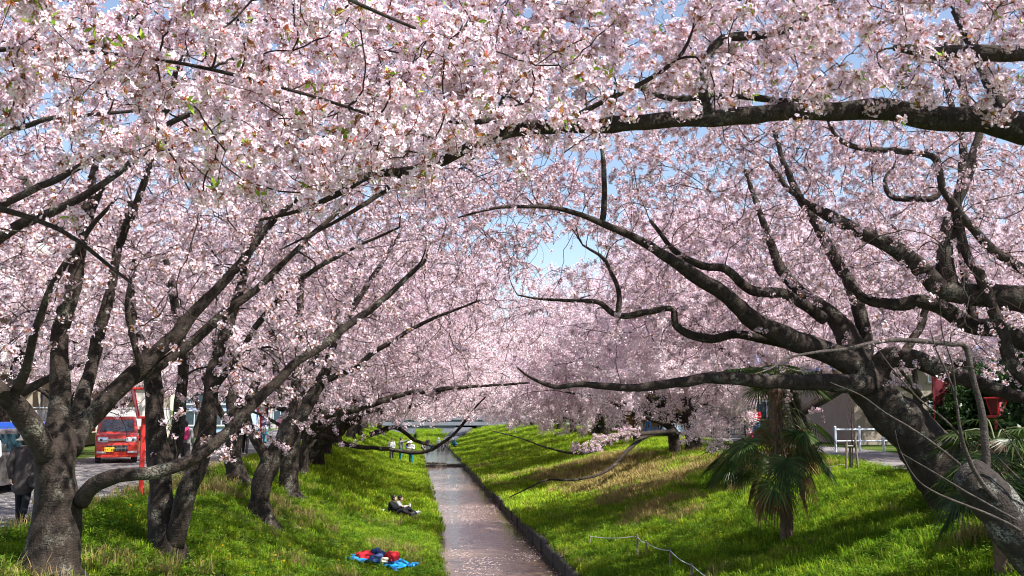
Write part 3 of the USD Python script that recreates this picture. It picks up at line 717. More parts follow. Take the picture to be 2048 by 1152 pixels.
R1 = [
    [(2190, 1290, 0, 130), (2120, 1170, 0, 112), (2060, 1095, 0, 104), (2010, 1035, 0, 98), (1972, 985, 0, 92), (1948, 955, 0, 84), (1935, 940, 0, 62)],
    [(1972, 960, 0, 20.3), (1972, 900, 0, 17.9), (1966, 840, 0, 16.4), (1955, 790, 0, 14.8), (1945, 750, 0, 14.0), (1932, 695, 0, 12.5), (1905, 690, -0.1, 10.9), (1850, 684, -0.2, 10.1), (1790, 680, -0.3, 9.4), (1740, 686, -0.4, 8.6), (1690, 698, -0.5, 7.0), (1640, 703, -0.6, 6.2), (1580, 715, -0.7, 4.7), (1545, 735, -0.8, 3.1), (1510, 748, -0.9, 2.3)],
    [(2035, 1060, -0.1, 12.5), (2000, 1010, -0.2, 10.9), (1960, 960, -0.3, 9.4), (1930, 900, -0.4, 8.6), (1918, 850, -0.5, 7.0), (1912, 800, -0.5, 5.5), (1895, 750, -0.5, 4.7), (1872, 700, -0.5, 3.1), (1860, 660, -0.5, 2.0)],
    [(1925, 880, -0.4, 6.2), (1890, 840, -0.5, 4.7), (1840, 800, -0.6, 3.9), (1790, 745, -0.7, 2.7), (1750, 690, -0.8, 1.6)],
    [(1920, 930, -0.35, 6.2), (1870, 890, -0.5, 5.1), (1820, 855, -0.6, 4.7), (1770, 825, -0.7, 3.9), (1720, 790, -0.8, 3.1), (1660, 765, -0.9, 2.0)],
    [(2040, 1062, -0.3, 7.0), (1990, 1035, -0.5, 5.5), (1930, 1010, -0.6, 4.7), (1870, 985, -0.7, 3.9), (1830, 955, -0.8, 3.1), (1800, 900, -0.8, 2.0), (1790, 860, -0.8, 1.6)],
    [(2030, 1040, -0.4, 5.5), (1960, 1000, -0.5, 4.7), (1900, 965, -0.6, 3.9), (1850, 935, -0.7, 3.1), (1800, 905, -0.8, 1.6)],
    [(1912, 800, -0.5, 3.9), (1905, 730, -0.6, 3.1), (1885, 670, -0.7, 2.3), (1880, 610, -0.8, 1.6)],
    [(2075, 1000, -0.2, 5.5), (2040, 960, -0.3, 4.7), (2000, 920, -0.3, 3.1), (1975, 895, -0.3, 2.0)],
    [(2080, 960, -0.3, 4.7), (2050, 930, -0.4, 3.9), (2020, 880, -0.4, 2.7), (1990, 840, -0.4, 1.6)],
]
R0 = [
    [(2560, 1030, 0.6, 150), (2500, 860, 0.6, 130), (2440, 640, 0.5, 118), (2370, 470, 0.4, 104), (2280, 360, 0.3, 92), (2170, 292, 0.25, 80), (2048, 262, 0.2, 70), (1950, 246, 0.1, 62), (1850, 232, 0, 55), (1760, 216, 0, 48), (1640, 222, -0.1, 45), (1500, 228, -0.2, 42), (1400, 238, -0.2, 40), (1310, 245, -0.2, 37), (1200, 250, -0.3, 34), (1060, 252, -0.4, 32), (960, 283, -0.5, 29), (890, 318, -0.5, 26), (820, 340, -0.6, 22), (740, 352, -0.7, 17), (680, 386, -0.7, 12), (600, 420, -0.8, 8), (520, 440, -0.9, 5)],
    [(2330, 330, -0.5, 60), (2200, 150, -0.7, 50), (2120, 112, -0.8, 44), (2048, 107, -0.8, 41), (1960, 106, -0.8, 39), (1880, 105, -0.8, 34), (1830, 100, -0.85, 27), (1800, 97, -0.85, 20), (1786, 96, -0.85, 12)],
    [(1418, 235, -0.2, 27), (1408, 195, -0.3, 24), (1407, 155, -0.3, 22), (1415, 115, -0.3, 21), (1445, 80, -0.3, 21), (1520, 74, -0.3, 21), (1570, 62, -0.3, 20), (1610, 40, -0.3, 17), (1650, 15, -0.3, 14), (1700, -30, -0.3, 10)],
    [(1125, 245, -0.3, 15), (1160, 226, -0.4, 14), (1210, 202, -0.5, 13), (1270, 174, -0.6, 11), (1320, 145, -0.7, 9), (1365, 105, -0.8, 7), (1385, 60, -0.9, 5)],
    [(2030, 262, 0.2, 40), (2008, 222, 0.3, 32), (1975, 160, 0.4, 28), (1945, 95, 0.5, 24), (1910, 20, 0.6, 18)],
    [(1935, 232, 0.2, 20), (1922, 180, 0.5, 18), (1903, 135, 0.7, 14), (1890, 80, 0.9, 9)],
    [(2040, 268, -0.1, 14), (2010, 240, -0.3, 13), (1975, 225, -0.4, 11), (1948, 208, -0.5, 8)],
    [(1700, 218, -0.1, 15), (1640, 205, 0.3, 14), (1560, 200, 0.5, 16), (1480, 190, 0.6, 17), (1420, 192, 0.7, 16), (1340, 196, 0.8, 14), (1280, 175, 0.9, 8)],
    [(820, 340, -0.6, 12), (780, 372, -0.7, 11), (740, 400, -0.8, 9), (660, 450, -1.0, 6), (560, 500, -1.2, 3)],
    [(1060, 250, -0.4, 14), (1000, 238, -0.6, 12), (930, 245, -0.8, 10), (860, 230, -1.0, 8), (780, 190, -1.2, 5)],
    [(990, 270, -0.5, 13), (1010, 190, -0.3, 12), (1040, 130, -0.2, 10), (1060, 60, -0.1, 7)],
]
LX = np.array
L0 = [
    LX([[-6.2, 5.6, -0.1, 0.30], [-6.1, 5.5, 0.6, 0.26], [-5.8, 5.4, 1.4, 0.23], [-5.2, 5.3, 2.3, 0.15], [-4.2, 5.2, 3.1, 0.06], [-3.2, 5.2, 3.55, 0.024], [-2.2, 5.1, 3.75, 0.014], [-1.3, 5.0, 3.7, 0.010], [-0.5, 4.9, 3.5, 0.008], [0.1, 4.9, 3.3, 0.006]]),
    LX([[-5.3, 5.3, 2.2, 0.10], [-4.4, 4.7, 3.2, 0.04], [-3.2, 4.3, 3.8, 0.016], [-2.0, 4.1, 3.95, 0.011], [-0.8, 4.1, 3.85, 0.012], [0.0, 4.2, 3.6, 0.007]]),
    LX([[-5.5, 5.4, 1.9, 0.12], [-4.8, 6.3, 3.0, 0.05], [-3.7, 6.9, 4.0, 0.020], [-2.2, 7.2, 4.6, 0.013], [-0.8, 7.3, 4.7, 0.010], [0.4, 7.2, 4.5, 0.006]]),
    LX([[-4.4, 5.2, 3.0, 0.05], [-3.0, 5.4, 3.1, 0.024], [-2.0, 5.4, 2.95, 0.016], [-1.45, 5.3, 2.6, 0.008]]),
    LX([[-5.9, 5.4, 1.2, 0.14], [-6.4, 5.6, 2.8, 0.1], [-6.6, 6.0, 4.4, 0.07], [-6.0, 6.6, 5.8, 0.04]]),
]

def fore_floor(q):
    """The foreground boughs hang to a ragged lower edge."""
    x, y, z = proj(q)
    lim = np.interp(x, [0, 120, 230, 300, 380, 430, 520, 640, 760, 900, 1000, 1080, 1150, 1300, 1500, 1750, 1900, 2048], [330, 470, 590, 600, 545, 450, 470, 420, 430, 360, 330, 370, 330, 250, 235, 250, 245, 230])
    lim = lim + 26 * np.sin(x / 31.0) - 10
    return (y < lim) | (x < -60) | (x > 2110) | (z < 0.5)

def bank_tree(x, y, r, h, w=1.0):
    """Crown volumes of a cherry on the bank: a wide low dome."""
    return [((x, y, 0.52 * h + 0.5), (r, r * 0.85, 0.48 * h), w)]

SET_L, SET_R = 'big cherry trees on the left bank', 'big cherry trees on the right bank'
def base_of(g):
    return (g[0], g[1], g[2])

cherry('dark mossy cherry tree, nearest on the left bank, with a low limb reaching right', b1_[1], L1, bank_tree(-4.6, 14.0, 5.6, 8.6) + [((-1.2, 14.6, 6.4), (3.0, 3.2, 1.9), 0.22), ((-6.0, 12.0, 4.6), (3.0, 2.5, 2.6), 0.35)], 400, 3500, 6, 101, group=None)
cherry('twin stemmed grey cherry tree second along the left bank beside the red post', b2_[1], L2, bank_tree(-4.2, 17.5, 5.4, 8.8) + [((-0.2, 17.5, 7.0), (3.2, 3.6, 2.0), 0.28), ((1.2, 18.0, 8.4), (2.6, 3.0, 1.2), 0.2)], 380, 3300, 6, 102)
cherry('slanting cherry tree on the grass slope, dark knotted foot, third on the left', b3_[1], L3, bank_tree(-2.4, 23.8, 5.8, 9.0)+ [((1.2, 23.5, 7.0), (3.2, 3.6, 2.3), 0.36)], 360, 3200, 6, 103)
cherry('short thick cherry trunk just behind the slanting tree on the left slope', b4_[1], L4, bank_tree(-2.0, 31.0, 5.8, 9.0)+ [((1.8, 31.0, 6.2), (3.2, 3.6, 3.0), 0.4)], 330, 2900, 5, 104)
cherry('stumpy burred cherry trunk at the edge of the left road', b5_[1], L5, bank_tree(-5.2, 29.5, 5.6, 9.0), 300, 2700, 5, 105)
cherry('cherry tree leaning far out over the left slope towards the canal, one limb sawn off', b6_[1], L6, bank_tree(-2.0, b6_[1] + 0.5, 6.0, 9.2) + [((1.8, b6_[1], 5.6), (4.2, 3.5, 3.7), 0.7)], 330, 2900, 5, 106)
cherry('massive dark cherry tree leaning left on the right bank behind the palm', b8_[1], R2, bank_tree(10.5, 22.0, 6.0, 9.2) + [((6.0, 20.8, 5.6), (4.2, 4.0, 2.8), 0.5), ((3.0, 20.2, 6.7), (3.0, 2.6, 1.9), 0.28)], 460, 4500, 6, 107)
cherry('dark cherry tree at the right edge whose heavy limbs cross above the leaning trunk', 17.0, R4, bank_tree(12.0, 17.0, 6.0, 9.5) + [((8.0, 16.4, 6.4), (3.6, 3.4, 2.6), 0.45), ((4.2, 15.6, 7.2), (2.8, 2.6, 1.6), 0.24), ((7.6, 16.4, 8.8), (3.8, 2.8, 1.5), 0.35)], 440, 4500, 6, 108)
cherry('lichen covered cherry stump with bare shoots at the right edge', 12.0, R1, [((6.6, 11.6, 3.6), (1.4, 0.8, 1.4), 1.0)], 8, 60, 2, 109, m='bark_pale', fine=0.5)
cherry('foreground cherry tree with a thick limb across the top right of the view', Y0, R0, [((2.6, 7.8, 4.9), (3.4, 1.6, 1.3), 1.0), ((5.4, 7.6, 5.4), (2.6, 1.8, 1.6), 0.8), ((-0.1, 7.0, 4.2), (1.6, 1.1, 0.9), 0.45), ((1.2, 7.3, 5.1), (1.1, 0.9, 0.6), 0.3)], 300, 1650, 4, 110, protos=NEAR, avoid=fore_floor, singles=300, spread=0.6, fine=0.7, sides=14)
cherry('cherry tree off the left edge with the nearest white pink blossom boughs', 5.6, L0, [((-1.6, 5.0, 3.75), (2.2, 1.2, 0.9), 1.0), ((-4.2, 5.2, 4.4), (2.2, 1.8, 1.4), 0.6), ((-1.0, 7.0, 4.6), (2.2, 1.3, 0.9), 0.5), ((-0.2, 5.4, 3.5), (1.3, 0.9, 0.6), 0.3), ((0.5, 6.2, 4.4), (0.9, 0.9, 0.6), 0.22)], 220, 860, 4, 111, protos=NEAR, avoid=fore_floor, singles=300, spread=0.75, fine=0.6)

# ---- the rows behind: each tree its own trunk, limbs and crown
def row_tree(label, x, y, seed, h=8.8, r=5.4, lean=1.0, n2=1500, group=None, far=False, low=()):
    rng = np.random.default_rng(seed)
    g = float(zg(x, y)); h *= rng.uniform(0.88, 1.12); r *= rng.uniform(0.88, 1.1); k0 = rng.uniform(0.75, 1.3); lean *= rng.uniform(0.7, 1.2) if far else 1.0
    T = [np.array([[x, y, g - 0.1, 0.30], [x + 0.10 * lean, y, g + 0.8, 0.26], [x + 0.35 * lean, y + rng.uniform(-.2, .2), g + 1.8, 0.23], [x + 0.6 * lean, y, g + 3.0, 0.17], [x + 0.8 * lean, y, g + 4.6, 0.11], [x + 0.9 * lean, y, g + 6.4, 0.05]])]
    for k in range(6):
        a = rng.uniform(-0.5, 0.5) + k * 1.047 + (0 if lean > 0 else math.pi)
        L = r * rng.uniform(0.55, 0.85) * (1.45 if math.cos(a) * lean > 0.4 else 1.0)
        z0 = g + rng.uniform(1.2, 2.4)
        s = np.array([x + 0.3 * lean, y, z0])
        d = np.array([math.cos(a), math.sin(a), 0])
        rise = rng.uniform(0.35, 0.95)
        T.append(np.array([[*(s), 0.15], [*(s + d * L * 0.3 + [0, 0, L * 0.25 * rise]), 0.115], [*(s + d * L * 0.65 + [0, 0, L * 0.55 * rise]), 0.075], [*(s + d * L + [0, 0, L * 0.7 * rise]), 0.03]]))
    cr = [((x + 0.8 * lean, y, 0.5 * h + 0.6), (r, r * 0.8, 0.46 * h), 1.0), ((x + 4.8 * lean, y, 0.50 * h if y < 62 else 0.41 * h), (r * 0.85, r * 0.8, 0.47 * h if y < 62 else 0.37 * h), 1.0)]
    for q in T:
        q[:, 3] *= k0
    for l in low:                                         # long boughs sweeping down over the slope
        q = read_limb(l, y)
        T.append(q[:, :4])
        if l is low[1]:
            cr += [(tuple(c[:3] + [0, 0, 0.16]), (0.75, 0.7, 0.26), 0.035) for c in q[2:]]
    if far:
        return cherry(label, y, T, cr, 165, n2, 3, seed, base=(x, y, g), protos=FARS, scale=(0.8, 1.3), sides=6, fine=1.3, group=group, spread=0.5)
    return cherry(label, y, T, cr, 150, n2, 6, seed, base=(x, y, g), sides=8, group=group, spread=0.6)

rr = np.random.default_rng(5)
ORD = ['first', 'second', 'third', 'fourth', 'fifth', 'sixth', 'seventh', 'eighth', 'ninth', 'tenth', 'eleventh', 'twelfth', 'thirteenth', 'fourteenth']
for k, y in enumerate([38.0, 44.0, 51.0, 59.0, 67.0, 76.0, 86.0, 97.0, 109.0, 122.0]):
    row_tree(f'cherry tree in the receding left row, {ORD[k]} behind the leaning one', -4.4 + rr.uniform(-0.5, 0.6), y, 200 + k, n2=2000 if y < 60 else 1200, far=True, group='cherry trees in the far left row', r=5.6, h=9.2)
g1, g2 = G(1352, 908), G(1396, 902)
LOW = [[(1355, 868, 0, 9), (1299, 870, -3, 8.5), (1258, 898, -5, 8), (1230, 929, -6, 7), (1195, 950, -7, 6), (1143, 960, -8, 5), (1094, 960, -8.5, 4), (1053, 978, -9, 3), (1018, 995, -9.3, 2)],
       [(1352, 862, -1, 10), (1300, 866, -4, 9), (1247, 873, -6, 8), (1212, 887, -7, 7), (1185, 903, -8, 6), (1143, 906, -9, 5), (1090, 894, -10, 3.5), (1040, 876, -10.5, 2.5), (985, 862, -11, 2)]]
for k, (x, y) in enumerate([(12.6, 31.0), (g1[0], g1[1]), (g2[0], g2[1] + 0.5), (13.4, 58.0), (13.0, 66.0), (13.6, 73.0), (13.2, 81.0), (13.5, 90.0), (13.4, 100.0), (13.6, 111.0), (13.3, 123.0)]):
    row_tree(['gnarled cherry tree behind the second palm, lichen on its grey trunk', 'thick stubby cherry trunk on the right crest, left one of the close pair', 'grey stubby cherry trunk on the right crest, right one of the close pair'][k] if k < 3 else f'cherry tree in the receding right row, {ORD[k - 3]} behind the close pair of trunks', x, y, 300 + k, lean=-1.0, n2=2600 if k == 1 else 2300 if y < 60 else 1300, far=k != 1, group=None if k < 3 else 'cherry trees in the far right row', r=5.8, h=9.0, low=LOW if k == 1 else ())
for k, (x, y) in enumerate([(21.0, 32.0), (23.0, 43.0), (26.0, 54.0), (24.0, 66.0), (22.0, 80.0)]):
    row_tree(f'cherry tree beyond the right path among the houses, {ORD[k]} from the front', x, y, 400 + k, lean=-0.6, n2=1300, far=True, group='cherry trees beyond the right path', r=5.2, h=10.5)
for k, (x, y) in enumerate([(-14.1, 35.5), (-14.4, 44.5), (-14.5, 70.0), (-13.0, 90.0)]):
    row_tree(f'cherry tree on the far side of the left road, {ORD[k]} from the front', x, y, 430 + k, n2=900, far=True, group='cherry trees across the left road', r=4.6, h=9.5)

# ------------------------------------------------------------------ grass
def tuft(rng, n, spread, L, w, cols, droop=0.5):
    v, f, k = [], [], []
    for i in range(n):
        a = rng.uniform(0, 6.283); q = spread * math.sqrt(rng.random())
        b = np.array([q * math.cos(a), q * math.sin(a), -0.03])
        az = a + rng.normal(0, 1.0); d = np.array([math.cos(az), math.sin(az), 0]); s = np.array([-d[1], d[0], 0])
        l, ww = L * rng.uniform(0.5, 1.15), w * rng.uniform(0.7, 1.2)
        o = rng.uniform(0.15, 0.6) * droop * 2
        m = len(v)
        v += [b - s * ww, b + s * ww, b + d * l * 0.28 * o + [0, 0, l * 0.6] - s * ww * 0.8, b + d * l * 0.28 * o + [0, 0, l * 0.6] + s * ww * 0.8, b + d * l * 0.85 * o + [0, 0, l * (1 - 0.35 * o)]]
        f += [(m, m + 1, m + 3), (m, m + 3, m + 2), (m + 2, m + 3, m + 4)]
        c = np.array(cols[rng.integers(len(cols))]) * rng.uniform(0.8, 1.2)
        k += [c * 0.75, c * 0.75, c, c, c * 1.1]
    return np.array(v), np.array(f), np.array(k)
def leafy_weed(rng):
    v, f, k = [], [], []
    for i in range(30):
        a = rng.uniform(0, 6.283); q = 0.16 * math.sqrt(rng.random())
        c = np.array([q * math.cos(a), q * math.sin(a), rng.uniform(0.03, 0.14)])
        d = np.array([math.cos(a * 3 + i), math.sin(a * 3 + i), rng.uniform(-0.2, 0.5)]); s = np.cross(d, [0, 0, 1.0]); L = rng.uniform(0.03, 0.07)
        m = len(v)
        v += [c, c + d * L * .5 + s * L * .35, c + d * L, c + d * L * .5 - s * L * .35]
        f += [(m, m + 1, m + 2), (m, m + 2, m + 3)]
        k += [np.array([0.10, 0.19, 0.02]) * rng.uniform(0.7, 1.4)] * 4
    return np.array(v), np.array(f), np.array(k)
rg = np.random.default_rng(21)
GC = [(0.179, 0.319, 0.018), (0.224, 0.363, 0.020), (0.280, 0.407, 0.025), (0.134, 0.264, 0.016), (0.358, 0.418, 0.060)]
SC = [(0.34, 0.25, 0.11), (0.42, 0.30, 0.14), (0.28, 0.19, 0.08), (0.22, 0.22, 0.05)]
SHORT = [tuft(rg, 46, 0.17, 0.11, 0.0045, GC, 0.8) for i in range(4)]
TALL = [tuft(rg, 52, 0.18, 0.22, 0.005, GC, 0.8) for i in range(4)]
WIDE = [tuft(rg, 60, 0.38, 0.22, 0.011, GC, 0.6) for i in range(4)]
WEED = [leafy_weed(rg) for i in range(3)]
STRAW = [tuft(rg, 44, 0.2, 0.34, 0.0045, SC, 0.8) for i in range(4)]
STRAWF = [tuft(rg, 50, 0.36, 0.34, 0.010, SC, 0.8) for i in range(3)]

def meadow(path, protos, m, x0, x1, y0, y1, n, seed, keep, scale=(0.7, 1.25)):
    rng = np.random.default_rng(seed)
    x, y = rng.uniform(x0, x1, n), y0 * (y1 / y0) ** rng.random(n)
    ok = keep(x, y, rng)
    x, y = x[ok], y[ok]
    z = zg(x, y)
    p = np.stack([x, y, z], 1)
    px, py, d = proj(p)
    ok = (px > -120) & (px < 2170) & (py < 1300) & (d > 0)
    p = p[ok]
    a = rng.uniform(0, np.pi, len(p))
    q = np.stack([np.cos(a), a * 0, a * 0, np.sin(a)], 1)
    instancer(path, protos, m, p, rng, scale, quat=q, names='tuft')

def noise2(x, y, s, seed):
    return meshkit.fbm(np.stack([x * s, y * s, x * 0], -1), 3, seed)
def dry_patch(x, y):
    d = np.maximum(1 - np.hypot((x - 9.2) / 3.4, (y - 45) / 14), 0) + 0.9 * np.maximum(1 - np.hypot((x - 12.4) / 1.6, (y - 36) / 9), 0) + 0.6 * np.maximum(1 - np.hypot((x - 7.5) / 1.8, (y - 31) / 5), 0) + 0.35 * np.maximum(1 - np.hypot((x + 4.5) / 2.2, (y - 17) / 6), 0)
    return d * 1.2 + (noise2(x, y, 0.6, 31) - 0.5) * 1.3
left_x = lambda y: -6.35
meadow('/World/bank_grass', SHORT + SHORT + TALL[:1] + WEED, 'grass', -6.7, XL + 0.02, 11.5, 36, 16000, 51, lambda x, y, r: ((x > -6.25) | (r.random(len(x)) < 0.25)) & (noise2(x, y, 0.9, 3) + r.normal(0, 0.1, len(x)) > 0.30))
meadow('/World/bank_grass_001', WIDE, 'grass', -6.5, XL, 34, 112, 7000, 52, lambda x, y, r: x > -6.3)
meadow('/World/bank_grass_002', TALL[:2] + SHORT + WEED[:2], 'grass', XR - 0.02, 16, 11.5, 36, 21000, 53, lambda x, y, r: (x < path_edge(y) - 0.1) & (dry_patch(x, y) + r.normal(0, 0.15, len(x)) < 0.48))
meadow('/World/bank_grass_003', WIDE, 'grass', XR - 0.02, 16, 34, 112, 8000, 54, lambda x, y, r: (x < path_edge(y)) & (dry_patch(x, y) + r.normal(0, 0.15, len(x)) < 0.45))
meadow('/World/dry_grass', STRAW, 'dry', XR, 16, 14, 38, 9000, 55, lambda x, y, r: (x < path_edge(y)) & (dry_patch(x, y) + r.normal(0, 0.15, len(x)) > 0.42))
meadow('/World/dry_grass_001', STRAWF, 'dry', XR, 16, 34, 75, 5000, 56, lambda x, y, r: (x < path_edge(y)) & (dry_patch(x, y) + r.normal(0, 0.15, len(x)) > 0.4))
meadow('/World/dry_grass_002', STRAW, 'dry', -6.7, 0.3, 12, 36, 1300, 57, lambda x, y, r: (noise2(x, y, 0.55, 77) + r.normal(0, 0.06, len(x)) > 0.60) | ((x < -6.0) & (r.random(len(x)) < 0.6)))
meadow('/World/bank_grass_004', WIDE, 'grass', -12, 12, 112, 140, 3000, 58, lambda x, y, r: (x > -6) | (x < -13))
for i, (p, l) in enumerate([('/World/bank_grass', 'bright green grass on the near left bank slope'), ('/World/bank_grass_001', 'green grass on the far part of the left bank'), ('/World/bank_grass_002', 'lush long grass on the near right bank slope'), ('/World/bank_grass_003', 'green grass on the far part of the right bank'),
                              ('/World/dry_grass', 'dry straw coloured grass patches on the near right bank'), ('/World/dry_grass_001', 'tan dry grass along the far crest of the right bank'), ('/World/dry_grass_002', 'withered yellow grass tufts on the left bank slope'), ('/World/bank_grass_004', 'grass in front of the far bridge')]):
    tag(stage.GetPrimAtPath(p), l, 'grass', kind='stuff')

# ------------------------------------------------------------------ far bridge, channel, wall
def bar(a, b, r, sides=6):
    return tube_tm([a, b], [r, r], sides)

w = []
rgw = np.random.default_rng(8)
y = 6.0
while y < 112:                                        # dark footing stones along the right water line
    L = rgw.uniform(0.7, 1.2)
    w.append(box([XR - 0.16 + rgw.uniform(-0.03, 0.03), y, -2.72], [XR + 0.06, y + L - 0.03, -1.99 + rgw.uniform(-0.04, 0.05)], 0.03))
    y += L
tag(stage.GetPrimAtPath(part('/World', 'canal_wall', join(w), 'stone_dark', smooth=False)), None, kind='structure')
w = [box([XL - 0.05, 10 + i * 1.3, -2.7], [XL + 0.06, 10 + i * 1.3 + 1.27, -2.20 + 0.03 * math.sin(i * 2.3)], 0.03) for i in range(76)]
tag(stage.GetPrimAtPath(part('/World', 'canal_wall', join(w), 'stone_dark', smooth=False)), None, kind='structure')
part('/World', 'weir', join([box([XL - 0.1, 75.9, -2.8], [XR + 0.1, 76.5, WATER + 0.20], 0.05)] + [to_tm(m3.Manifold.sphere(0.17 + 0.05 * math.sin(i * 3.1), 10).scale((1.2, 1, 0.7)).translate((XL + 0.2 + i * 0.36, 76.2, WATER + 0.24))) for i in range(5)]), 'stone_dark')
tag(stage.GetPrimAtPath('/World/weir'), 'low stone weir crossing the canal in front of the wading group', 'weir')
rp = trimesh.Trimesh(np.array([[3.1, 113, -1.9], [4.4, 113, -1.9], [6.0, 138, -0.55], [8.4, 138, -0.55], [3.1, 113, -2.3], [4.4, 113, -2.3], [6.0, 138, -1.0], [8.4, 138, -1.0]]),
                     np.array([[0, 1, 3], [0, 3, 2], [4, 7, 5], [4, 6, 7], [0, 4, 5], [0, 5, 1], [1, 5, 7], [1, 7, 3], [3, 7, 6], [3, 6, 2], [2, 6, 4], [2, 4, 0]]), process=False)
pth = thing('concrete_ramp', 'dark stepped concrete ramp rising from the stream to the far bridge', 'ramp')
part(pth, 'slab', rp, 'stone_dark', smooth=False)
for i in range(12):
    t = (i + 0.5) / 12
    a, b = np.array([3.1, 113, -1.9]) * (1 - t) + np.array([6.0, 138, -0.55]) * t, np.array([4.4, 113, -1.9]) * (1 - t) + np.array([8.4, 138, -0.55]) * t
    part(pth, 'step', box([a[0] + .1, a[1] - .5, a[2] - .02], [b[0] - .1, a[1] + .5, a[2] + 0.07], 0.01), 'concrete_far', smooth=False)
br = thing('bridge', 'low grey concrete road bridge closing the view at the end of the canal', 'bridge', (1, 142, 0))
part(br, 'deck', box([-16, -2.4, -0.35], [16, 2.4, 0.45], 0.05), 'concrete_far', smooth=False)
part(br, 'parapet', box([-16, -2.55, 0.45], [16, -2.3, 1.0], 0.03), 'concrete_far', smooth=False)
part(br, 'parapet', box([-16, 2.3, 0.45], [16, 2.55, 1.0], 0.03), 'concrete_far', smooth=False)
for a, b in ((-16, 5.2), (8.2, 16)):
    part(br, 'abutment', box([a, -2.2, -3], [b, 2.2, -0.36], 0.05), 'concrete_far', smooth=False)
for k in range(9):
    part(br, 'rail_post', box([4 + k * .5, -2.49, 1.15], [4.06 + k * .5, -2.43, 1.9]), 'iron_black', smooth=False)

# ------------------------------------------------------------------ shrubs and hedges of small leaves
def leafball(rng, n, R, L, cols, w=0.3):
    v, f, k = [], [], []
    for i in range(n):
        d = rng.normal(0, 1, 3); d /= np.linalg.norm(d)
        c = d * R * rng.uniform(0.3, 1)
        a = d + rng.normal(0, 0.6, 3); a /= np.linalg.norm(a)
        s = np.cross(a, rng.normal(0, 1, 3)); s /= np.linalg.norm(s) + 1e-9
        l = L * rng.uniform(0.7, 1.2); m = len(v)
        v += [c, c + a * l * 0.5 + s * l * w, c + a * l, c + a * l * 0.5 - s * l * w]
        f += [(m, m + 1, m + 2), (m, m + 2, m + 3)]
        k += [np.array(cols[rng.integers(len(cols))]) * rng.uniform(0.7, 1.3)] * 4
    return np.array(v), np.array(f), np.array(k)
rg = np.random.default_rng(31)
DARKLEAF = [leafball(rg, 60, 0.26, 0.11, [(0.02, 0.05, 0.016), (0.03, 0.07, 0.02), (0.045, 0.08, 0.02)]) for i in range(4)]
GOLDLEAF = [leafball(rg, 60, 0.32, 0.12, [(0.36, 0.22, 0.05), (0.28, 0.20, 0.05), (0.42, 0.27, 0.09)]) for i in range(3)]
def shrub(label, name, cat, c, r, n, seed, protos, stems=5, m='leaf'):
    rng = np.random.default_rng(seed)
    c = np.asarray(c, float); r = np.asarray(r, float)
    pth = thing(name, label, cat, c)
    for i in range(stems):
        a = rng.uniform(0, 6.28); e = np.array([math.cos(a) * r[0] * 0.6, math.sin(a) * r[1] * 0.6, r[2] * rng.uniform(0.9, 1.5)])
        v, f = tube(spline([[0, 0, -0.15], e * [0.3, 0.3, 0.45], e], 0.2), 0.035, 6)
        put(numbered(pth, 'stem'), v, f, 'bark', smooth=True)
    d = rng.normal(0, 1, (n, 3)); d /= np.linalg.norm(d, axis=1, keepdims=True)
    d[:, 2] = np.abs(d[:, 2]) * 2 - 0.75
    p = d * r * (rng.uniform(0.25, 1, (n, 1)) ** 0.5) * (0.75 + 0.5 * meshkit.noise(d * 2.2, seed)[:, None]) + [0, 0, r[2] * 0.85]
    p = p[p[:, 2] > 0.1]
    instancer(pth + '/foliage', protos, m, p, rng, (0.8, 1.3), names='leaf_clump')
def on(x, y, dz=0.0):
    return np.array([x, y, float(zg(x, y)) + dz])
shrub('dark evergreen bush below the red sign behind the leaning trunk', 'evergreen_bush', 'bush', on(16.0, 26.5), (1.5, 1.2, 1.25), 420, 1, DARKLEAF)
shrub('dark evergreen bush at the right edge between the red post and the palm', 'evergreen_bush', 'bush', on(14.2, 20.4), (1.5, 1.1, 1.35), 420, 2, DARKLEAF)
shrub('dark evergreen hedge mass beyond the right path, behind the massive trunk', 'evergreen_bush', 'bush', on(22.5, 36.0), (3.0, 1.6, 1.9), 700, 3, DARKLEAF)
shrub('dark evergreen thicket just behind the massive leaning trunk', 'evergreen_bush', 'bush', on(14.2, 24.0), (1.3, 1.1, 1.2), 420, 7, DARKLEAF)
shrub('dark evergreen shrub low behind the lichen stump at the right edge', 'evergreen_bush', 'bush', on(10.6, 15.8), (0.9, 0.7, 0.75), 260, 8, DARKLEAF)
shrub('dark evergreen bush across the right path, seen between the crossing limbs', 'evergreen_bush', 'bush', on(18.8, 29.0), (1.7, 1.2, 1.6), 480, 9, DARKLEAF)
shrub('dark evergreen bush among the far right trunks, nearer one', 'evergreen_bush', 'bush', on(15.4, 74.0), (1.6, 4.0, 1.3), 420, 10, DARKLEAF)
shrub('dark evergreen bush among the far right trunks, farther one', 'evergreen_bush', 'bush', on(15.2, 95.0), (1.6, 6.0, 1.4), 420, 11, DARKLEAF)
shrub('tall dark evergreen bush just right of the massive trunk, behind the bare shoots', 'evergreen_bush', 'bush', on(15.6, 22.6), (1.5, 1.1, 1.9), 560, 12, DARKLEAF)
shrub('golden brown bush beside the houses above the right bank', 'golden_bush', 'bush', on(17.6, 70.0), (2.2, 1.6, 2.6), 420, 4, GOLDLEAF)
shrub('tawny hedge beyond the far bridge, left part', 'golden_bush', 'hedge', (-3.0, 151, -0.4), (6.5, 1.5, 1.7), 600, 5, GOLDLEAF)
shrub('tawny hedge beyond the far bridge, right part', 'golden_bush', 'hedge', (8.0, 151, -0.4), (6.0, 1.5, 1.9), 600, 6, GOLDLEAF)

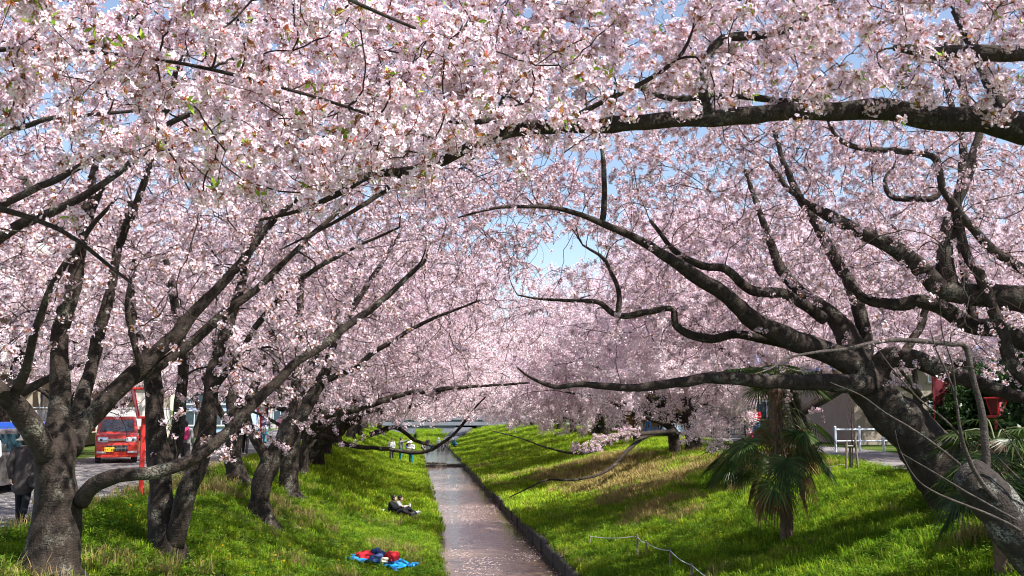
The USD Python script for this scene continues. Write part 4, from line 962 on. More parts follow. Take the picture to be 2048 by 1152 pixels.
# ------------------------------------------------------------------ palms
def frond(rng, L, reach, drop, az, brown=False, tone=1.0):
    """A fan leaf: stalk and a spread of narrow folded blades that droop at the tip. Returns stalk and fan as meshes."""
    d = np.array([math.cos(az), math.sin(az), 0]); up = np.array([0, 0, 1.0]); side = np.array([-d[1], d[0], 0])
    P = spline([[0, 0, 0], d * reach * 0.45 + up * (reach * 0.55 - drop * 0.2), d * reach + up * (reach * 0.62 - drop)], 0.12)
    stalk = tube(P, np.linspace(0.016, 0.010, len(P)), 5)
    hub = P[-1]; fw = P[-1] - P[-3]; fw /= np.linalg.norm(fw)
    nrm = np.cross(side, fw)
    v, f, k = [], [], []
    n = 26
    for i in range(n):
        t = (i + 0.5) / n * 2 - 1
        a = t * 2.15
        l = L * (1.0 - 0.35 * abs(t) ** 1.5) * rng.uniform(0.9, 1.07)
        q = fw * math.cos(a) + side * math.sin(a)
        s = np.cross(q, nrm) * 0.017
        tip_drop = (0.20 if not brown else 0.55) * l
        m = len(v)
        c1, c2 = hub + q * l * 0.55 + nrm * 0.02, hub + q * l * (1.0 if not brown else 0.8)
        v += [hub + q * 0.03 - s * .3, hub + q * 0.03 + s * .3, c1 - s, c1 + nrm * 0.012, c1 + s, c2 - up * tip_drop]
        f += [(m, m + 2, m + 3), (m, m + 3, m + 1), (m + 1, m + 3, m + 4), (m + 2, m + 5, m + 3), (m + 3, m + 5, m + 4)]
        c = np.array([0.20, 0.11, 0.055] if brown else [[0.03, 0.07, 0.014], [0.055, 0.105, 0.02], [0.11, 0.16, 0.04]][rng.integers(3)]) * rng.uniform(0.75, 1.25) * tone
        k += [c] * 6
    return stalk, (np.array(v), np.array(f), np.array(k))

def palm(label, foot, H, r, nf, seed, L=0.62, reach=0.75, dead=0, skirt=0, lean=(0, 0), head=0.5, tone=1.0):  # a low tone puts the shade over a palm into its frond colour
    rng = np.random.default_rng(seed)
    pth = thing('fan_palm', label, 'palm', foot)
    top = np.array([lean[0], lean[1], H])
    P = spline([[0, 0, -0.3], [lean[0] * 0.2 + 0.05, 0, H * 0.25], [lean[0] * 0.5 - 0.02, lean[1] * .5, H * 0.6], top], 0.08)
    rad = r * (1.15 - 0.25 * np.linspace(0, 1, len(P))) * (1 + 0.09 * np.sin(np.arange(len(P)) * 2.4)) * np.where(np.linspace(0, 1, len(P)) > 0.72, 1.35, 1)
    v, f = tube(P, rad, 12, rough=0.16, seed=seed)
    put(numbered(pth, 'trunk'), v, f, 'palm_trunk', smooth=True)
    fib = []
    for i in range(70):
        a, z = rng.uniform(0, 6.28), rng.uniform(0.45, 1.0) * H
        b = np.array([math.cos(a), math.sin(a), 0]); c = np.array([np.interp(z, P[:, 2], P[:, 0]), np.interp(z, P[:, 2], P[:, 1]), z])
        fib.append(tube_tm([c + b * r, c + b * r * 1.7 + [0, 0, 0.05], c + b * r * rng.uniform(1.6, 2.6) + [0, 0, -rng.uniform(0.05, 0.3)]], [0.012, 0.008, 0.003], 3))
    fb = join(fib)
    tag(put(numbered(pth, 'trunk_fibre'), fb.vertices, fb.faces, 'dry_fibre'), kind='stuff')
    for i in range(nf):
        u = (i + 0.5) / nf
        az = i * 2.39996 + rng.normal(0, 0.2)
        low = u < 0.5 and head > 1.0                      # an upper crown and a lower, hanging tier with the fibrous trunk bare between
        z = top + np.array([0, 0, -head * (1 - u) + 0.05 if head <= 1.0 else (-head + (rng.uniform(-0.15, 0.5) if math.cos(az) > -0.25 else rng.uniform(-0.35, -0.1)) if low else -0.25 * (1 - u) + .08)])
        w = (1 - u) ** 1.2 if head <= 1.0 else (rng.uniform(0.35, 1.2) if low else (0.75 if math.cos(az) > -0.2 else 0.15) * (1 - u))
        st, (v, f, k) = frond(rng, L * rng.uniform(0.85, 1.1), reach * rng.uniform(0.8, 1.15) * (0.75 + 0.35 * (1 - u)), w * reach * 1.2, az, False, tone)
        lp = numbered(pth, 'frond')
        put(lp, v + z, f, 'leaf', k)
        put(lp + '/stalk', st[0] + z, st[1], 'palm_stalk', smooth=True)
    for i in range(dead):
        az = i * 2.39996 + 0.7
        zz = H * (rng.uniform(0.5, 0.92) if math.cos(az) > -0.2 else rng.uniform(0.42, 0.6)); z = np.array([np.interp(zz, P[:, 2], P[:, 0]), np.interp(zz, P[:, 2], P[:, 1]), zz])
        st, (v, f, k) = frond(rng, L * 0.8, reach * rng.uniform(0.4, 0.95), reach * rng.uniform(0.8, 1.2), az, True)
        lp = numbered(pth, 'frond')
        tag(put(lp, v + z, f, 'dry', k), 'withered brown hanging frond')
        put(lp + '/stalk', st[0] + z, st[1], 'palm_stalk', smooth=True)
    return pth
plain('palm_trunk', (0.10, 0.06, 0.04), 0.95, vary=0.5, scale=14, bump=1.0)
plain('palm_stalk', (0.10, 0.11, 0.035), 0.6, vary=0.3)
plain('dry_fibre', (0.17, 0.09, 0.045), 0.95, vary=0.4)
pf = G(1572, 1082)
hp = (1082 - 770) / FOC * pf[1]
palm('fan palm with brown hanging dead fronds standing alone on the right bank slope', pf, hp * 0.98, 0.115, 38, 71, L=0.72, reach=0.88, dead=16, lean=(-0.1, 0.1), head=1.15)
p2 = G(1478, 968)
palm('smaller palm with dark drooping fronds on the right crest by the grey cherry trunk', p2, 1.05, 0.13, 20, 72, L=0.95, reach=0.7, head=0.7, tone=0.6)  # low tone here and on the palms below: shade painted into the fronds
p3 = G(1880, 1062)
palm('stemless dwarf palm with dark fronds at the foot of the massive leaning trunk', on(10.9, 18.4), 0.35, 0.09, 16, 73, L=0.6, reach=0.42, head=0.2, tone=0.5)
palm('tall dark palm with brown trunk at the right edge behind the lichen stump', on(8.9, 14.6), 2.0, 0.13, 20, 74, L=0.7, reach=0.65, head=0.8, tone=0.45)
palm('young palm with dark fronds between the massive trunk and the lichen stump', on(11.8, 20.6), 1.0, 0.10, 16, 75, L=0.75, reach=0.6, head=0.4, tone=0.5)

# ------------------------------------------------------------------ houses
def windows(pth, xs_, zs, y, w, h, sill=True, axis='y', d=0.05):
    for z in zs:
        for x in xs_:
            def B(a0, a1, b0, b1, c0, c1):
                return box([a0, b0, c0], [a1, b1, c1]) if axis == 'y' else box([b0, a0, c0], [b1, a1, c1])
            fr = part(pth, 'window', join([B(x - w / 2, x + w / 2, y - d, y + .02, z, z + 0.06), B(x - w / 2, x + w / 2, y - d, y + .02, z + h - 0.06, z + h), B(x - w / 2, x - w / 2 + .06, y - d, y + .02, z + .06, z + h - .06), B(x + w / 2 - .06, x + w / 2, y - d, y + .02, z + .06, z + h - .06), B(x - .03, x + .03, y - d, y + .02, z + .06, z + h - .06)]), 'white_rail', smooth=False)
            part(fr, 'pane', B(x - w / 2 + .06, x + w / 2 - .06, y - d + .022, y - d + .03, z + .06, z + h - .06), 'window_glass', smooth=False)
            if sill:
                part(fr, 'sill', B(x - w / 2 - .08, x + w / 2 + .08, y - d - .06, y + .02, z - .06, z - .002), 'concrete', smooth=False)

def house(label, x0, x1, y0, y1, h, wall, roof, ridge, wz, wx, g=0.3, name='house', cat='house', eave=0.5):
    pth = thing(name, label, cat, (x0, y0, g))
    W, D = x1 - x0, y1 - y0
    part(pth, 'wall', box([0, 0, -0.2], [W, D, h]), wall, smooth=False)
    e = eave
    s = np.array([[-e, -e, h - .05], [W + e, -e, h - .05], [W + e, D + e, h - .05], [-e, D + e, h - .05], [-e, D / 2, h + ridge], [W + e, D / 2, h + ridge]])
    s2 = s + [0, 0, 0.14]
    part(pth, 'roof', trimesh.Trimesh(*(lambda m: (m.vertices, m.faces))(trimesh.convex.convex_hull(np.vstack([s, s2]))), process=False), roof, smooth=False)
    windows(pth, wx, wz, 0.0, 1.5, 1.15)
    return pth
ha = house('grey brown house with iron railing in front, behind the man in red', 18.9, 26.5, 58, 66, 4.0, 'plaster_tan', 'roof_blue', 1.3, [1.0], [2.2, 4.6, 6.5])
house('pale blue walled house left of the grey brown house', 17.8, 22.0, 72, 80, 5.2, 'plaster_blue', 'roof_blue', 1.6, [0.9, 3.4], [1.4])
house('grey brown house with blue roof beyond the white rail', 20.6, 30.0, 45, 52, 3.6, 'plaster_tan', 'roof_blue', 1.8, [0.9, 2.9], [1.6, 4.4, 7.2])
hb = house('small pale blue house with blue roof by the far end of the left road', -17.5, -12.9, 78, 86, 4.0, 'plaster_blue', 'roof_blue', 1.4, [0.7, 2.3], [1.2, 3.2], g=0.0)
house('white house behind the left road farther off', -19, -11.5, 104, 114, 5.5, 'plaster_white', 'roof_blue', 1.8, [0.7, 3.2], [1.4, 3.6, 5.8], g=0.0)
rl = thing('iron_railing', 'black iron railing along the right path behind the man in red', 'railing', (16.9, 55.5, 0.3))
part(rl, 'rail', box([0, -.02, 1.15], [5.0, .02, 1.19]), 'iron_black', smooth=False)
part(rl, 'rail', box([0, -.02, 0.2], [5.0, .02, 0.24]), 'iron_black', smooth=False)
for k in range(34):
    part(rl, 'picket', box([k * .15, -.012, 0.24], [k * .15 + .022, .012, 1.149]), 'iron_black', smooth=False)
for k in range(6):
    part(rl, 'post', box([k * .99, -.03, -0.05], [k * .99 + .05, .03, 1.25]), 'iron_black', smooth=False)
kw = thing('low_wall', 'low concrete wall under the iron railing on the right', 'wall', (17.2, 56.2, 0.3))
part(kw, 'block', box([0, 0, -.1], [6, .25, .55], .02), 'concrete', smooth=False)
part(kw, 'coping', box([-.05, -.04, .55], [6.05, .29, .63], .01), 'concrete', smooth=False)
wf = thing('pipe_fence', 'white pipe railing with two rails beside the right path', 'fence', (16.4, 37.6, 0.3), 0.05)
for k in range(5):
    part(wf, 'post', join([bar([k * 1.0, 0, -.1], [k * 1.0, 0, .95], .045, 8), to_tm(m3.Manifold.sphere(.05, 10).translate((k * 1.0, 0, .95)))]), 'white_rail')
for z in (.42, .86):
    part(wf, 'rail', bar([0, 0, z], [4.0, 0, z], .03, 8), 'white_rail')

# apartment block on the left
ap = thing('apartment_block', 'cream apartment block with long balconies behind the left trees', 'building', (-16.2, 34, 0))
part(ap, 'wall', box([-9, 0, -.2], [-1.5, 36, 11.6]), 'plaster_cream', smooth=False)
part(ap, 'roof', box([-9.3, -.3, 11.6], [0.2, 36.3, 11.9]), 'concrete', smooth=False)
for i in range(4):
    z = 0.75 + 2.65 * i
    part(ap, 'balcony_floor', box([-1.5, 0, z], [0, 36, z + .18]), 'plaster_cream', smooth=False)
    part(ap, 'balcony_parapet', box([-.10, 0, z + .18], [0.004, 36, z + 1.15]), 'plaster_white', smooth=False)
    part(ap, 'handrail', bar([-.05, 0, z + 1.25], [-.05, 36, z + 1.25], .025), 'white_rail')
    windows(ap, [3 + 6 * k for k in range(6)], [z + .3], -1.5 + .08, 2.6, 1.9, sill=False, axis='x', d=.06)
for k in range(7):
    part(ap, 'partition', box([-1.49, 6 * k, .93], [-.101, 6 * k + .15, 11.59]), 'plaster_cream', smooth=False)
def laundry(label, y, z, m, w=.5, h=.75):
    n, k = 9, 5
    u, t = np.meshgrid(np.linspace(0, 1, n), np.linspace(0, 1, k))
    v = np.stack([0.05 * np.sin(u * 11 + t) * t + 0.01, (u - .5) * w * (1 - .08 * t), -t * h], -1).reshape(-1, 3)
    i, j = np.meshgrid(np.arange(k - 1), np.arange(n - 1), indexing='ij')
    q = np.stack([i * n + j, i * n + j + 1, (i + 1) * n + j + 1, (i + 1) * n + j], -1).reshape(-1, 4)
    v = np.vstack([v, v + [-.02, 0, 0]]); q = np.vstack([q, q[:, ::-1] + n * k])
    p = numbered('/World', 'laundry')
    me = put(p, v, q, m, smooth=True)
    me.AddTranslateOp().Set(Gf.Vec3d(-16.2 + .1, y, z))
    tag(me, label, 'laundry')
for y_, z_, m_, l in [(46.6, 5.0, 'cloth_orange', 'orange towel hung over the balcony rail, leftmost of the washing'), (47.5, 5.0, 'cloth_white', 'white sheet hung beside the orange towel on the balcony'), (48.7, 5.0, 'cloth_lilac', 'pale lilac cloth drying on the balcony right of the white sheet'), (49.8, 5.0, 'cloth_grey', 'grey garment drying at the right end of the washing')]:
    laundry(l, y_, z_, m_, .75, .95)

# ------------------------------------------------------------------ lantern posts and signs
def lantern_post(label, foot, H, dark=False, group=None):
    pth = thing('lantern_post', label, 'lantern post', foot, 0.4, group)
    part(pth, 'post', box([-.05, -.05, -.2], [.05, .05, H], .008), 'red_paint', smooth=False)
    b, t = (.08, .15) if dark else (.13, .27)
    part(pth, 'collar', box([-.15, -.15, H], [.15, .15, H + .06], .01), 'red_paint', smooth=False)
    z0, z1 = H + .06, H + (.42 if dark else .66)
    for s in range(4):
        c = [(1, 1), (-1, 1), (-1, -1), (1, -1)][s]; d = [(-1, 1), (-1, -1), (1, -1), (1, 1)][s]
        part(pth, 'lantern_panel', trimesh.convex.convex_hull(np.array([[c[0] * b, c[1] * b, z0], [d[0] * b, d[1] * b, z0], [c[0] * t, c[1] * t, z1], [d[0] * t, d[1] * t, z1]] + [[.97 * c[0] * b, .97 * c[1] * b, z0], [.97 * d[0] * b, .97 * d[1] * b, z0], [.97 * c[0] * t, .97 * c[1] * t, z1], [.97 * d[0] * t, .97 * d[1] * t, z1]])), 'lantern_red' if dark and s % 2 else 'lantern_pink' if s % 2 or dark else 'lantern_white', smooth=False)
        part(pth, 'lantern_frame', bar([c[0] * b, c[1] * b, z0], [c[0] * t, c[1] * t, z1], .02, 4), 'red_paint')
    part(pth, 'lantern_top', box([-t - .04, -t - .04, z1], [t + .04, t + .04, z1 + .05], .01), 'red_paint', smooth=False)
    return pth
lantern_post('red square post with paper lantern by the second tree, in front of the red van', G(281, 992), 1.75)
lantern_post('red lantern post farther back, beside the slanting left trunk', G(520, 912), 1.75)
lantern_post('red lantern post in the distance over the walking man in black', on(-7.0, 58.0), 2.0)
rp_ = on(13.2, 21.5)
lantern_post('red lantern post at the right edge among the dark bushes', rp_, 1.45, True)
rs = thing('red_sign', 'dark red hanging banner under the limbs at the right', 'sign', (13.6, 24.0, 2.25))
part(rs, 'panel', box([-.55, -.02, -.2], [.55, .02, .55], .01), 'lantern_red', smooth=False)
part(rs, 'pole', bar([-.5, .03, -2.1], [-.5, .03, .6], .025), 'red_paint')
part(rs, 'pole', bar([.5, .03, -2.1], [.5, .03, .6], .025), 'red_paint')
sb = G(66, 1052)
sg = thing('wooden_sign', 'bare wooden board on a stake seen from behind beside the nearest left trunk', 'sign', sb, 0.35)
part(sg, 'stake', rot(box([-.022, -.02, -.2], [.022, .02, .72]), .12, [0, 1, 0]), 'wood_pale', smooth=False)
part(sg, 'board', rot(box([-.085, .0205, .36], [.085, .045, .70], .004), .12, [0, 1, 0]), 'wood_pale', smooth=False)

# rope fence on the slope, tree stakes
rf = thing('rope_fence', 'low rope line on short brown stakes across the right slope', 'fence')
tops = []
for px, py, hh in [(1180, 1092, .3), (1275, 1112, .52), (1293, 1112, .36), (1341, 1140, .46), (1384, 1168, .42), (1450, 1215, .42)]:
    g = G(px, py)
    part(rf, 'stake', box([g[0] - .022, g[1] - .022, g[2] - .2], [g[0] + .022, g[1] + .022, g[2] + hh], .006), 'wood_grey', smooth=False)
    tops.append(g + [0, 0, hh - .04])
for a, b in zip(tops[:-1], tops[1:]):
    P = np.linspace(a, b, 7); P[:, 2] -= .05 * np.sin(np.linspace(0, np.pi, 7))
    part(rf, 'rope', tube_tm(P, .010, 5), 'rope')
ts = G(1703, 944)
tp = thing('tree_support', 'three wooden stakes bound together round a sapling beside the right path', 'stake', ts)
for k, (dx, dy, hh) in enumerate([(-.16, 0, .86), (.02, .12, .80), (.20, -.03, .95)]):
    part(tp, 'stake', bar([dx, dy, -.2], [dx * .7, dy * .6, hh], .032, 8), 'wood_grey')
part(tp, 'binding', bar([-.16, .02, .72], [.2, .02, .72], .035, 8), 'iron_black')
sp = thing('sapling', 'thin bare sapling tied to the wooden stakes', 'sapling', ts + [.05, .03, 0])
part(sp, 'stem', tube_tm([[0, 0, -.1], [.02, 0, .9], [.05, 0, 1.7], [.03, .02, 2.4]], [.028, .022, .014, .006], 6), 'bark_shoot')
for k in range(6):
    a = k * 1.9; z = 1.0 + k * .2
    part(sp, 'shoot', tube_tm([[.03, 0, z], [.03 + .15 * math.cos(a), .15 * math.sin(a), z + .25], [.03 + .22 * math.cos(a), .22 * math.sin(a), z + .6]], [.009, .006, .003], 5), 'bark_shoot')
wc = G(1660, 952)
wl = thing('wire_line', 'thin wire line strung low between a stake and the shoots by the tree stakes', 'wire')
q0, q1 = wc + [0, 0, .25], ts + [-.1, 0, .22]
part(wl, 'wire', tube_tm([q0, (q0 + q1) / 2 + [0, 0, .03], q1], .008, 4), 'rope')
part(wl, 'stake', box(wc - [.02, .02, .2], wc + [.02, .02, .27]), 'wood_grey', smooth=False)

# ------------------------------------------------------------------ cars
def wheel(pth, c, r, w, side):
    t = trimesh.creation.revolve(np.array([[r * .64, -w / 2], [r * .93, -w / 2], [r, -w * .32], [r, w * .32], [r * .93, w / 2], [r * .64, w / 2], [r * .64, -w / 2]]), sections=28)
    rot(t, math.pi / 2, [0, 1, 0]); t.apply_translation(c)
    wp = numbered(pth, 'wheel')
    usdkit.mesh(stage, wp, t, M['tyre'], smooth=40)
    hub = [trimesh.creation.revolve(np.array([[.001, 0], [r * .16, 0], [r * .16, .03], [.001, .04]]), sections=16), trimesh.creation.revolve(np.array([[r * .56, -.05], [r * .66, -.05], [r * .66, .02], [r * .56, .02], [r * .56, -.05]]), sections=24), trimesh.creation.revolve(np.array([[.001, -.06], [r * .6, -.06], [r * .6, -.05], [.001, -.05]]), sections=20)]
    for k in range(7):
        s = box([r * .12, -.022, -.02], [r * .6, .022, .016], .004); rot(s, k * 2 * math.pi / 7, [0, 0, 1]); hub.append(s)
    h = join(hub); rot(h, math.pi / 2 * side, [0, 1, 0]); h.apply_translation(np.array(c) + [side * w * .42, 0, 0])
    part(wp, 'rim', h, 'chrome', smooth=30)

def quad(a, b, c, d, th):
    """A thin slab through four corners, th thick outward."""
    P = np.array([a, b, c, d], float); n = np.cross(P[1] - P[0], P[3] - P[0]); n /= np.linalg.norm(n)
    return trimesh.convex.convex_hull(np.vstack([P, P + n * th]))

def hullr(pts, r):
    return m3.Manifold.batch_hull([m3.Manifold.sphere(r, 12).translate(tuple(p)) for p in pts])

def car(label, cat, paint, loc, rz, L, W, H, hood, belt, plate='white', text=None, name='parked_car', boxy=True):
    """Front towards -y. hood: hood height; belt: height of the window line."""
    pth = thing(name, label, cat, loc, rz)
    y0, y1, w = -L / 2, L / 2, W / 2
    ry = .07
    wb = y0 + L * .16, y1 - L * .17
    rw = .29 if H > 1.5 and L < 3.6 else .325
    lower = hullr([(sx * (w - ry), yy, zz) for sx in (-1, 1) for yy, zz in ((y0 + ry + .03, .32), (y0 + ry, .62), (y0 + ry + .10, hood - ry), (y0 + L * .22, belt - ry + .02), (y1 - ry, belt - ry), (y1 - ry, .34), (y0 + .6, .26), (y1 - .5, .26))], ry)
    a0 = y0 + L * (.20 if boxy else .27); a1 = a0 + (H - belt) * (.62 if boxy else 1.1)
    e1 = y1 - .10; e0 = y1 - (.16 if boxy else .5)
    ti = .10
    cab = hullr([(sx * (w - .075), yy, belt - .12) for sx in (-1, 1) for yy in (a0 - .02, e1)] + [(sx * (w - .075 - ti), yy, H - .06) for sx in (-1, 1) for yy in (a1, e0)], .06)
    body = lower + cab
    for yy in wb:
        for sx in (-1, 1):
            body = body - m3.Manifold.cylinder(.34, rw + .055, rw + .055, 28).rotate((0, 90, 0)).translate((sx * w - .17 + sx * (.1), yy, rw))
    part(pth, 'body', body, paint, smooth=35)
    # glass a few millimetres proud of the cabin
    def cabx(z): return w - .015 - ti * (z - belt + .12) / (H - .06 - belt + .12)
    def faz(z): return a0 - .02 + (a1 - a0 + .02) * (z - belt + .12) / (H - .06 - belt + .12) - .062
    z0, z1 = belt + .05, H - .12
    x0, x1 = cabx(z0) - .10, cabx(z1) - .10
    part(pth, 'windscreen', quad([-x0, faz(z0), z0], [x0, faz(z0), z0], [x1, faz(z1), z1], [-x1, faz(z1), z1], .012), 'glass_dark', smooth=False)
    yb = e1 + .062
    part(pth, 'rear_window', quad([x0, yb - .02, z0], [-x0, yb - .02, z0], [-x1, yb - .05 - (e1 - e0) * .8, z1], [x1, yb - .05 - (e1 - e0) * .8, z1], .02), 'glass_dark', smooth=False)
    for sx in (-1, 1):
        ya, yc = faz(z0) + .22, e1 - .12
        ym = (ya + yc) / 2
        for q0, q1, s in ((ya, ym - .04, .22), (ym + .04, yc, 0)):
            o = .004
            P = [[sx * (cabx(z0) + o), q0, z0], [sx * (cabx(z0) + o), q1, z0], [sx * (cabx(z1) + o), q1 - (.08 if s == 0 else 0), z1], [sx * (cabx(z1) + o), q0 + s, z1]]
            part(pth, 'side_window', quad(*(P if sx > 0 else P[::-1]), .012), 'glass_dark', smooth=False)
        part(pth, 'door_handle', box([sx * (w - .004), ym - .25, belt - .18], [sx * (w + .03), ym - .08, belt - .14], .008), paint, smooth=False)
        part(pth, 'mirror', to_tm(hullr([(sx * (w + .05), ya + .02, belt + .10), (sx * (w + .15), ya + .0, belt + .10), (sx * (w + .15), ya + .0, belt + .2), (sx * (w + .05), ya + .02, belt + .2)], .035)), paint)
        f = y0 - .002
        hl = part(pth, 'headlight', to_tm(hullr([(sx * (w - .12), y0 + .09, hood - .13), (sx * (w - .40), y0 + .045, hood - .14), (sx * (w - .12), y0 + .09, hood - .23), (sx * (w - .40), y0 + .035, hood - .23)], .05)), 'lamp_glass')
        part(hl, 'bulb', to_tm(m3.Manifold.sphere(.05, 14).translate((sx * (w - .2), y0 + .02, hood - .185))), 'glass_dark')
        part(pth, 'fog_lamp', box([sx * (w - .38), y0 - .012, .36], [sx * (w - .06), y0 + .1, .43], .01), 'lamp_glass', smooth=False)
        tl = part(pth, 'tail_light', box([sx * (w - .2), y1 - .1, belt - .4], [sx * (w - .04), y1 + .008, belt - .08], .02), 'lantern_red', smooth=False)
    part(pth, 'chrome_bar', box([-(w - .42), y0 - .02, hood - .225], [w - .42, y0 + .1, hood - .15], .012), 'chrome', smooth=False)
    part(pth, 'grille', box([-w * .5, y0 - .006, .43], [w * .5, y0 + .1, .64], .012), 'black_plastic', smooth=False)
    part(pth, 'grille_bar', box([-w * .5, y0 - .016, .515], [w * .5, y0 + .05, .55], .006), 'chrome', smooth=False)
    part(pth, 'bumper_lip', box([-(w - .06), y0 + .0, .2], [w - .06, y0 + .14, .29], .02), paint, smooth=False)
    for s in range(5):
        part(pth, 'grille_slat', box([-w * .5 + w * (s + .5) / 5 - .006, y0 - .012, .44], [-w * .5 + w * (s + .5) / 5 + .006, y0 - .004, .63]), 'chrome', smooth=False)
    pp = part(pth, 'number_plate', box([-.42, y0 - .045, .41], [-.09, y0 - .03, .575], .004) if plate == 'yellow' else box([-.165, y0 - .045, .41], [.165, y0 - .03, .575], .004), 'plate_' + plate, smooth=False)
    if text:
        tm = meshkit.text_mesh(text, .075, .004, bold=True); wdt = tm.bounds[1, 0]
        rot(tm, math.pi / 2, [1, 0, 0]); tm.apply_translation([(-.255 if plate == 'yellow' else 0) - wdt / 2, y0 - .0455, .435])
        part(pp, 'digits', tm, 'black_plastic', smooth=False)
    for yy in wb:
        for sx in (-1, 1):
            wheel(pth, [sx * (w - .11), yy, rw], rw, .17, sx)
    for sx in (-1, 1):
        part(pth, 'wiper', bar([sx * .1 - .25, faz(z0 + .02) - .02, z0 + .02], [sx * .1 + .2, faz(z0 + .16) - .022, z0 + .16], .008, 4), 'black_plastic')
    return pth
car('red boxy minivan with yellow number plate driving towards us on the left road', 'van', 'car_red', [-11.0, 39.2, .012], math.radians(16), 3.4, 1.475, 1.66, 1.02, 1.06, 'yellow', '27-32', 'minivan')
car('blue boxy car facing us beside the woman in the white hat', 'car', 'car_blue', [-10.6, 27.8, .012], math.radians(4), 3.6, 1.66, 1.60, 1.00, 1.02, 'white', None)
car('dark grey car cut by the left edge of the view', 'car', 'car_grey', [-10.05, 24.6, .012], math.radians(-8), 4.0, 1.7, 1.48, .86, .92, 'white', None, boxy=False)

# ------------------------------------------------------------------ people
STAND = dict(head=(0, .03, 1.555), neck=(0, .0, 1.42), chest=(0, 0, 1.26), waist=(0, 0, 1.04), pelvis=(0, 0, .94),
             hipL=(-.085, 0, .90), hipR=(.085, 0, .90), kneeL=(-.10, .03, .49), kneeR=(.10, .0, .49), ankL=(-.105, -.01, .09), ankR=(.105, -.03, .09), toeL=(-.13, .15, .035), toeR=(.13, .13, .035),
             shL=(-.175, 0, 1.37), shR=(.175, 0, 1.37), elL=(-.225, -.03, 1.09), elR=(.225, -.03, 1.09), wrL=(-.22, .07, .85), wrR=(.22, .07, .85))
def pose(**k):
    d = dict(STAND); d.update(k); return d
WALK = pose(kneeL=(-.09, .17, .50), ankL=(-.09, .22, .10), toeL=(-.10, .37, .06), kneeR=(.09, -.02, .48), ankR=(.09, -.27, .13), toeR=(.10, -.14, .035), elL=(-.23, -.12, 1.10), wrL=(-.2, -.10, .86), elR=(.23, .05, 1.10), wrR=(.2, .22, .92))
PHONE = pose(head=(0, .09, 1.53), elL=(-.24, .02, 1.12), wrL=(-.06, .27, 1.16), elR=(.24, .02, 1.12), wrR=(.08, .27, 1.16))
REACH = pose(elR=(.40, .12, 1.40), wrR=(.60, .22, 1.50), elL=(-.30, .18, 1.2), wrL=(-.28, .36, 1.3))
SIT = dict(head=(0, .10, .70), neck=(0, .04, .575), chest=(0, .0, .42), waist=(0, -.02, .22), pelvis=(0, 0, .11), hipL=(-.09, .03, .10), hipR=(.09, .03, .10), kneeL=(-.11, .38, .33), kneeR=(.12, .42, .26), ankL=(-.10, .72, .07), ankR=(.12, .80, .07), toeL=(-.13, .86, .13), toeR=(.15, .94, .14),
           shL=(-.17, .0, .52), shR=(.17, .0, .52), elL=(-.24, .14, .31), elR=(.24, .16, .32), wrL=(-.08, .34, .36), wrR=(.09, .38, .38))
CROUCH = pose(head=(0, .34, .90), neck=(0, .26, .79), chest=(0, .18, .66), waist=(0, .03, .50), pelvis=(0, -.06, .44), hipL=(-.10, -.04, .42), hipR=(.10, -.04, .42), kneeL=(-.15, .30, .46), kneeR=(.15, .30, .46), ankL=(-.12, .02, .09), ankR=(.12, .02, .09), toeL=(-.14, .18, .035), toeR=(.14, .18, .035), shL=(-.17, .24, .75), shR=(.17, .24, .75), elL=(-.22, .36, .52), elR=(.22, .36, .52), wrL=(-.10, .52, .36), wrR=(.10, .52, .36))

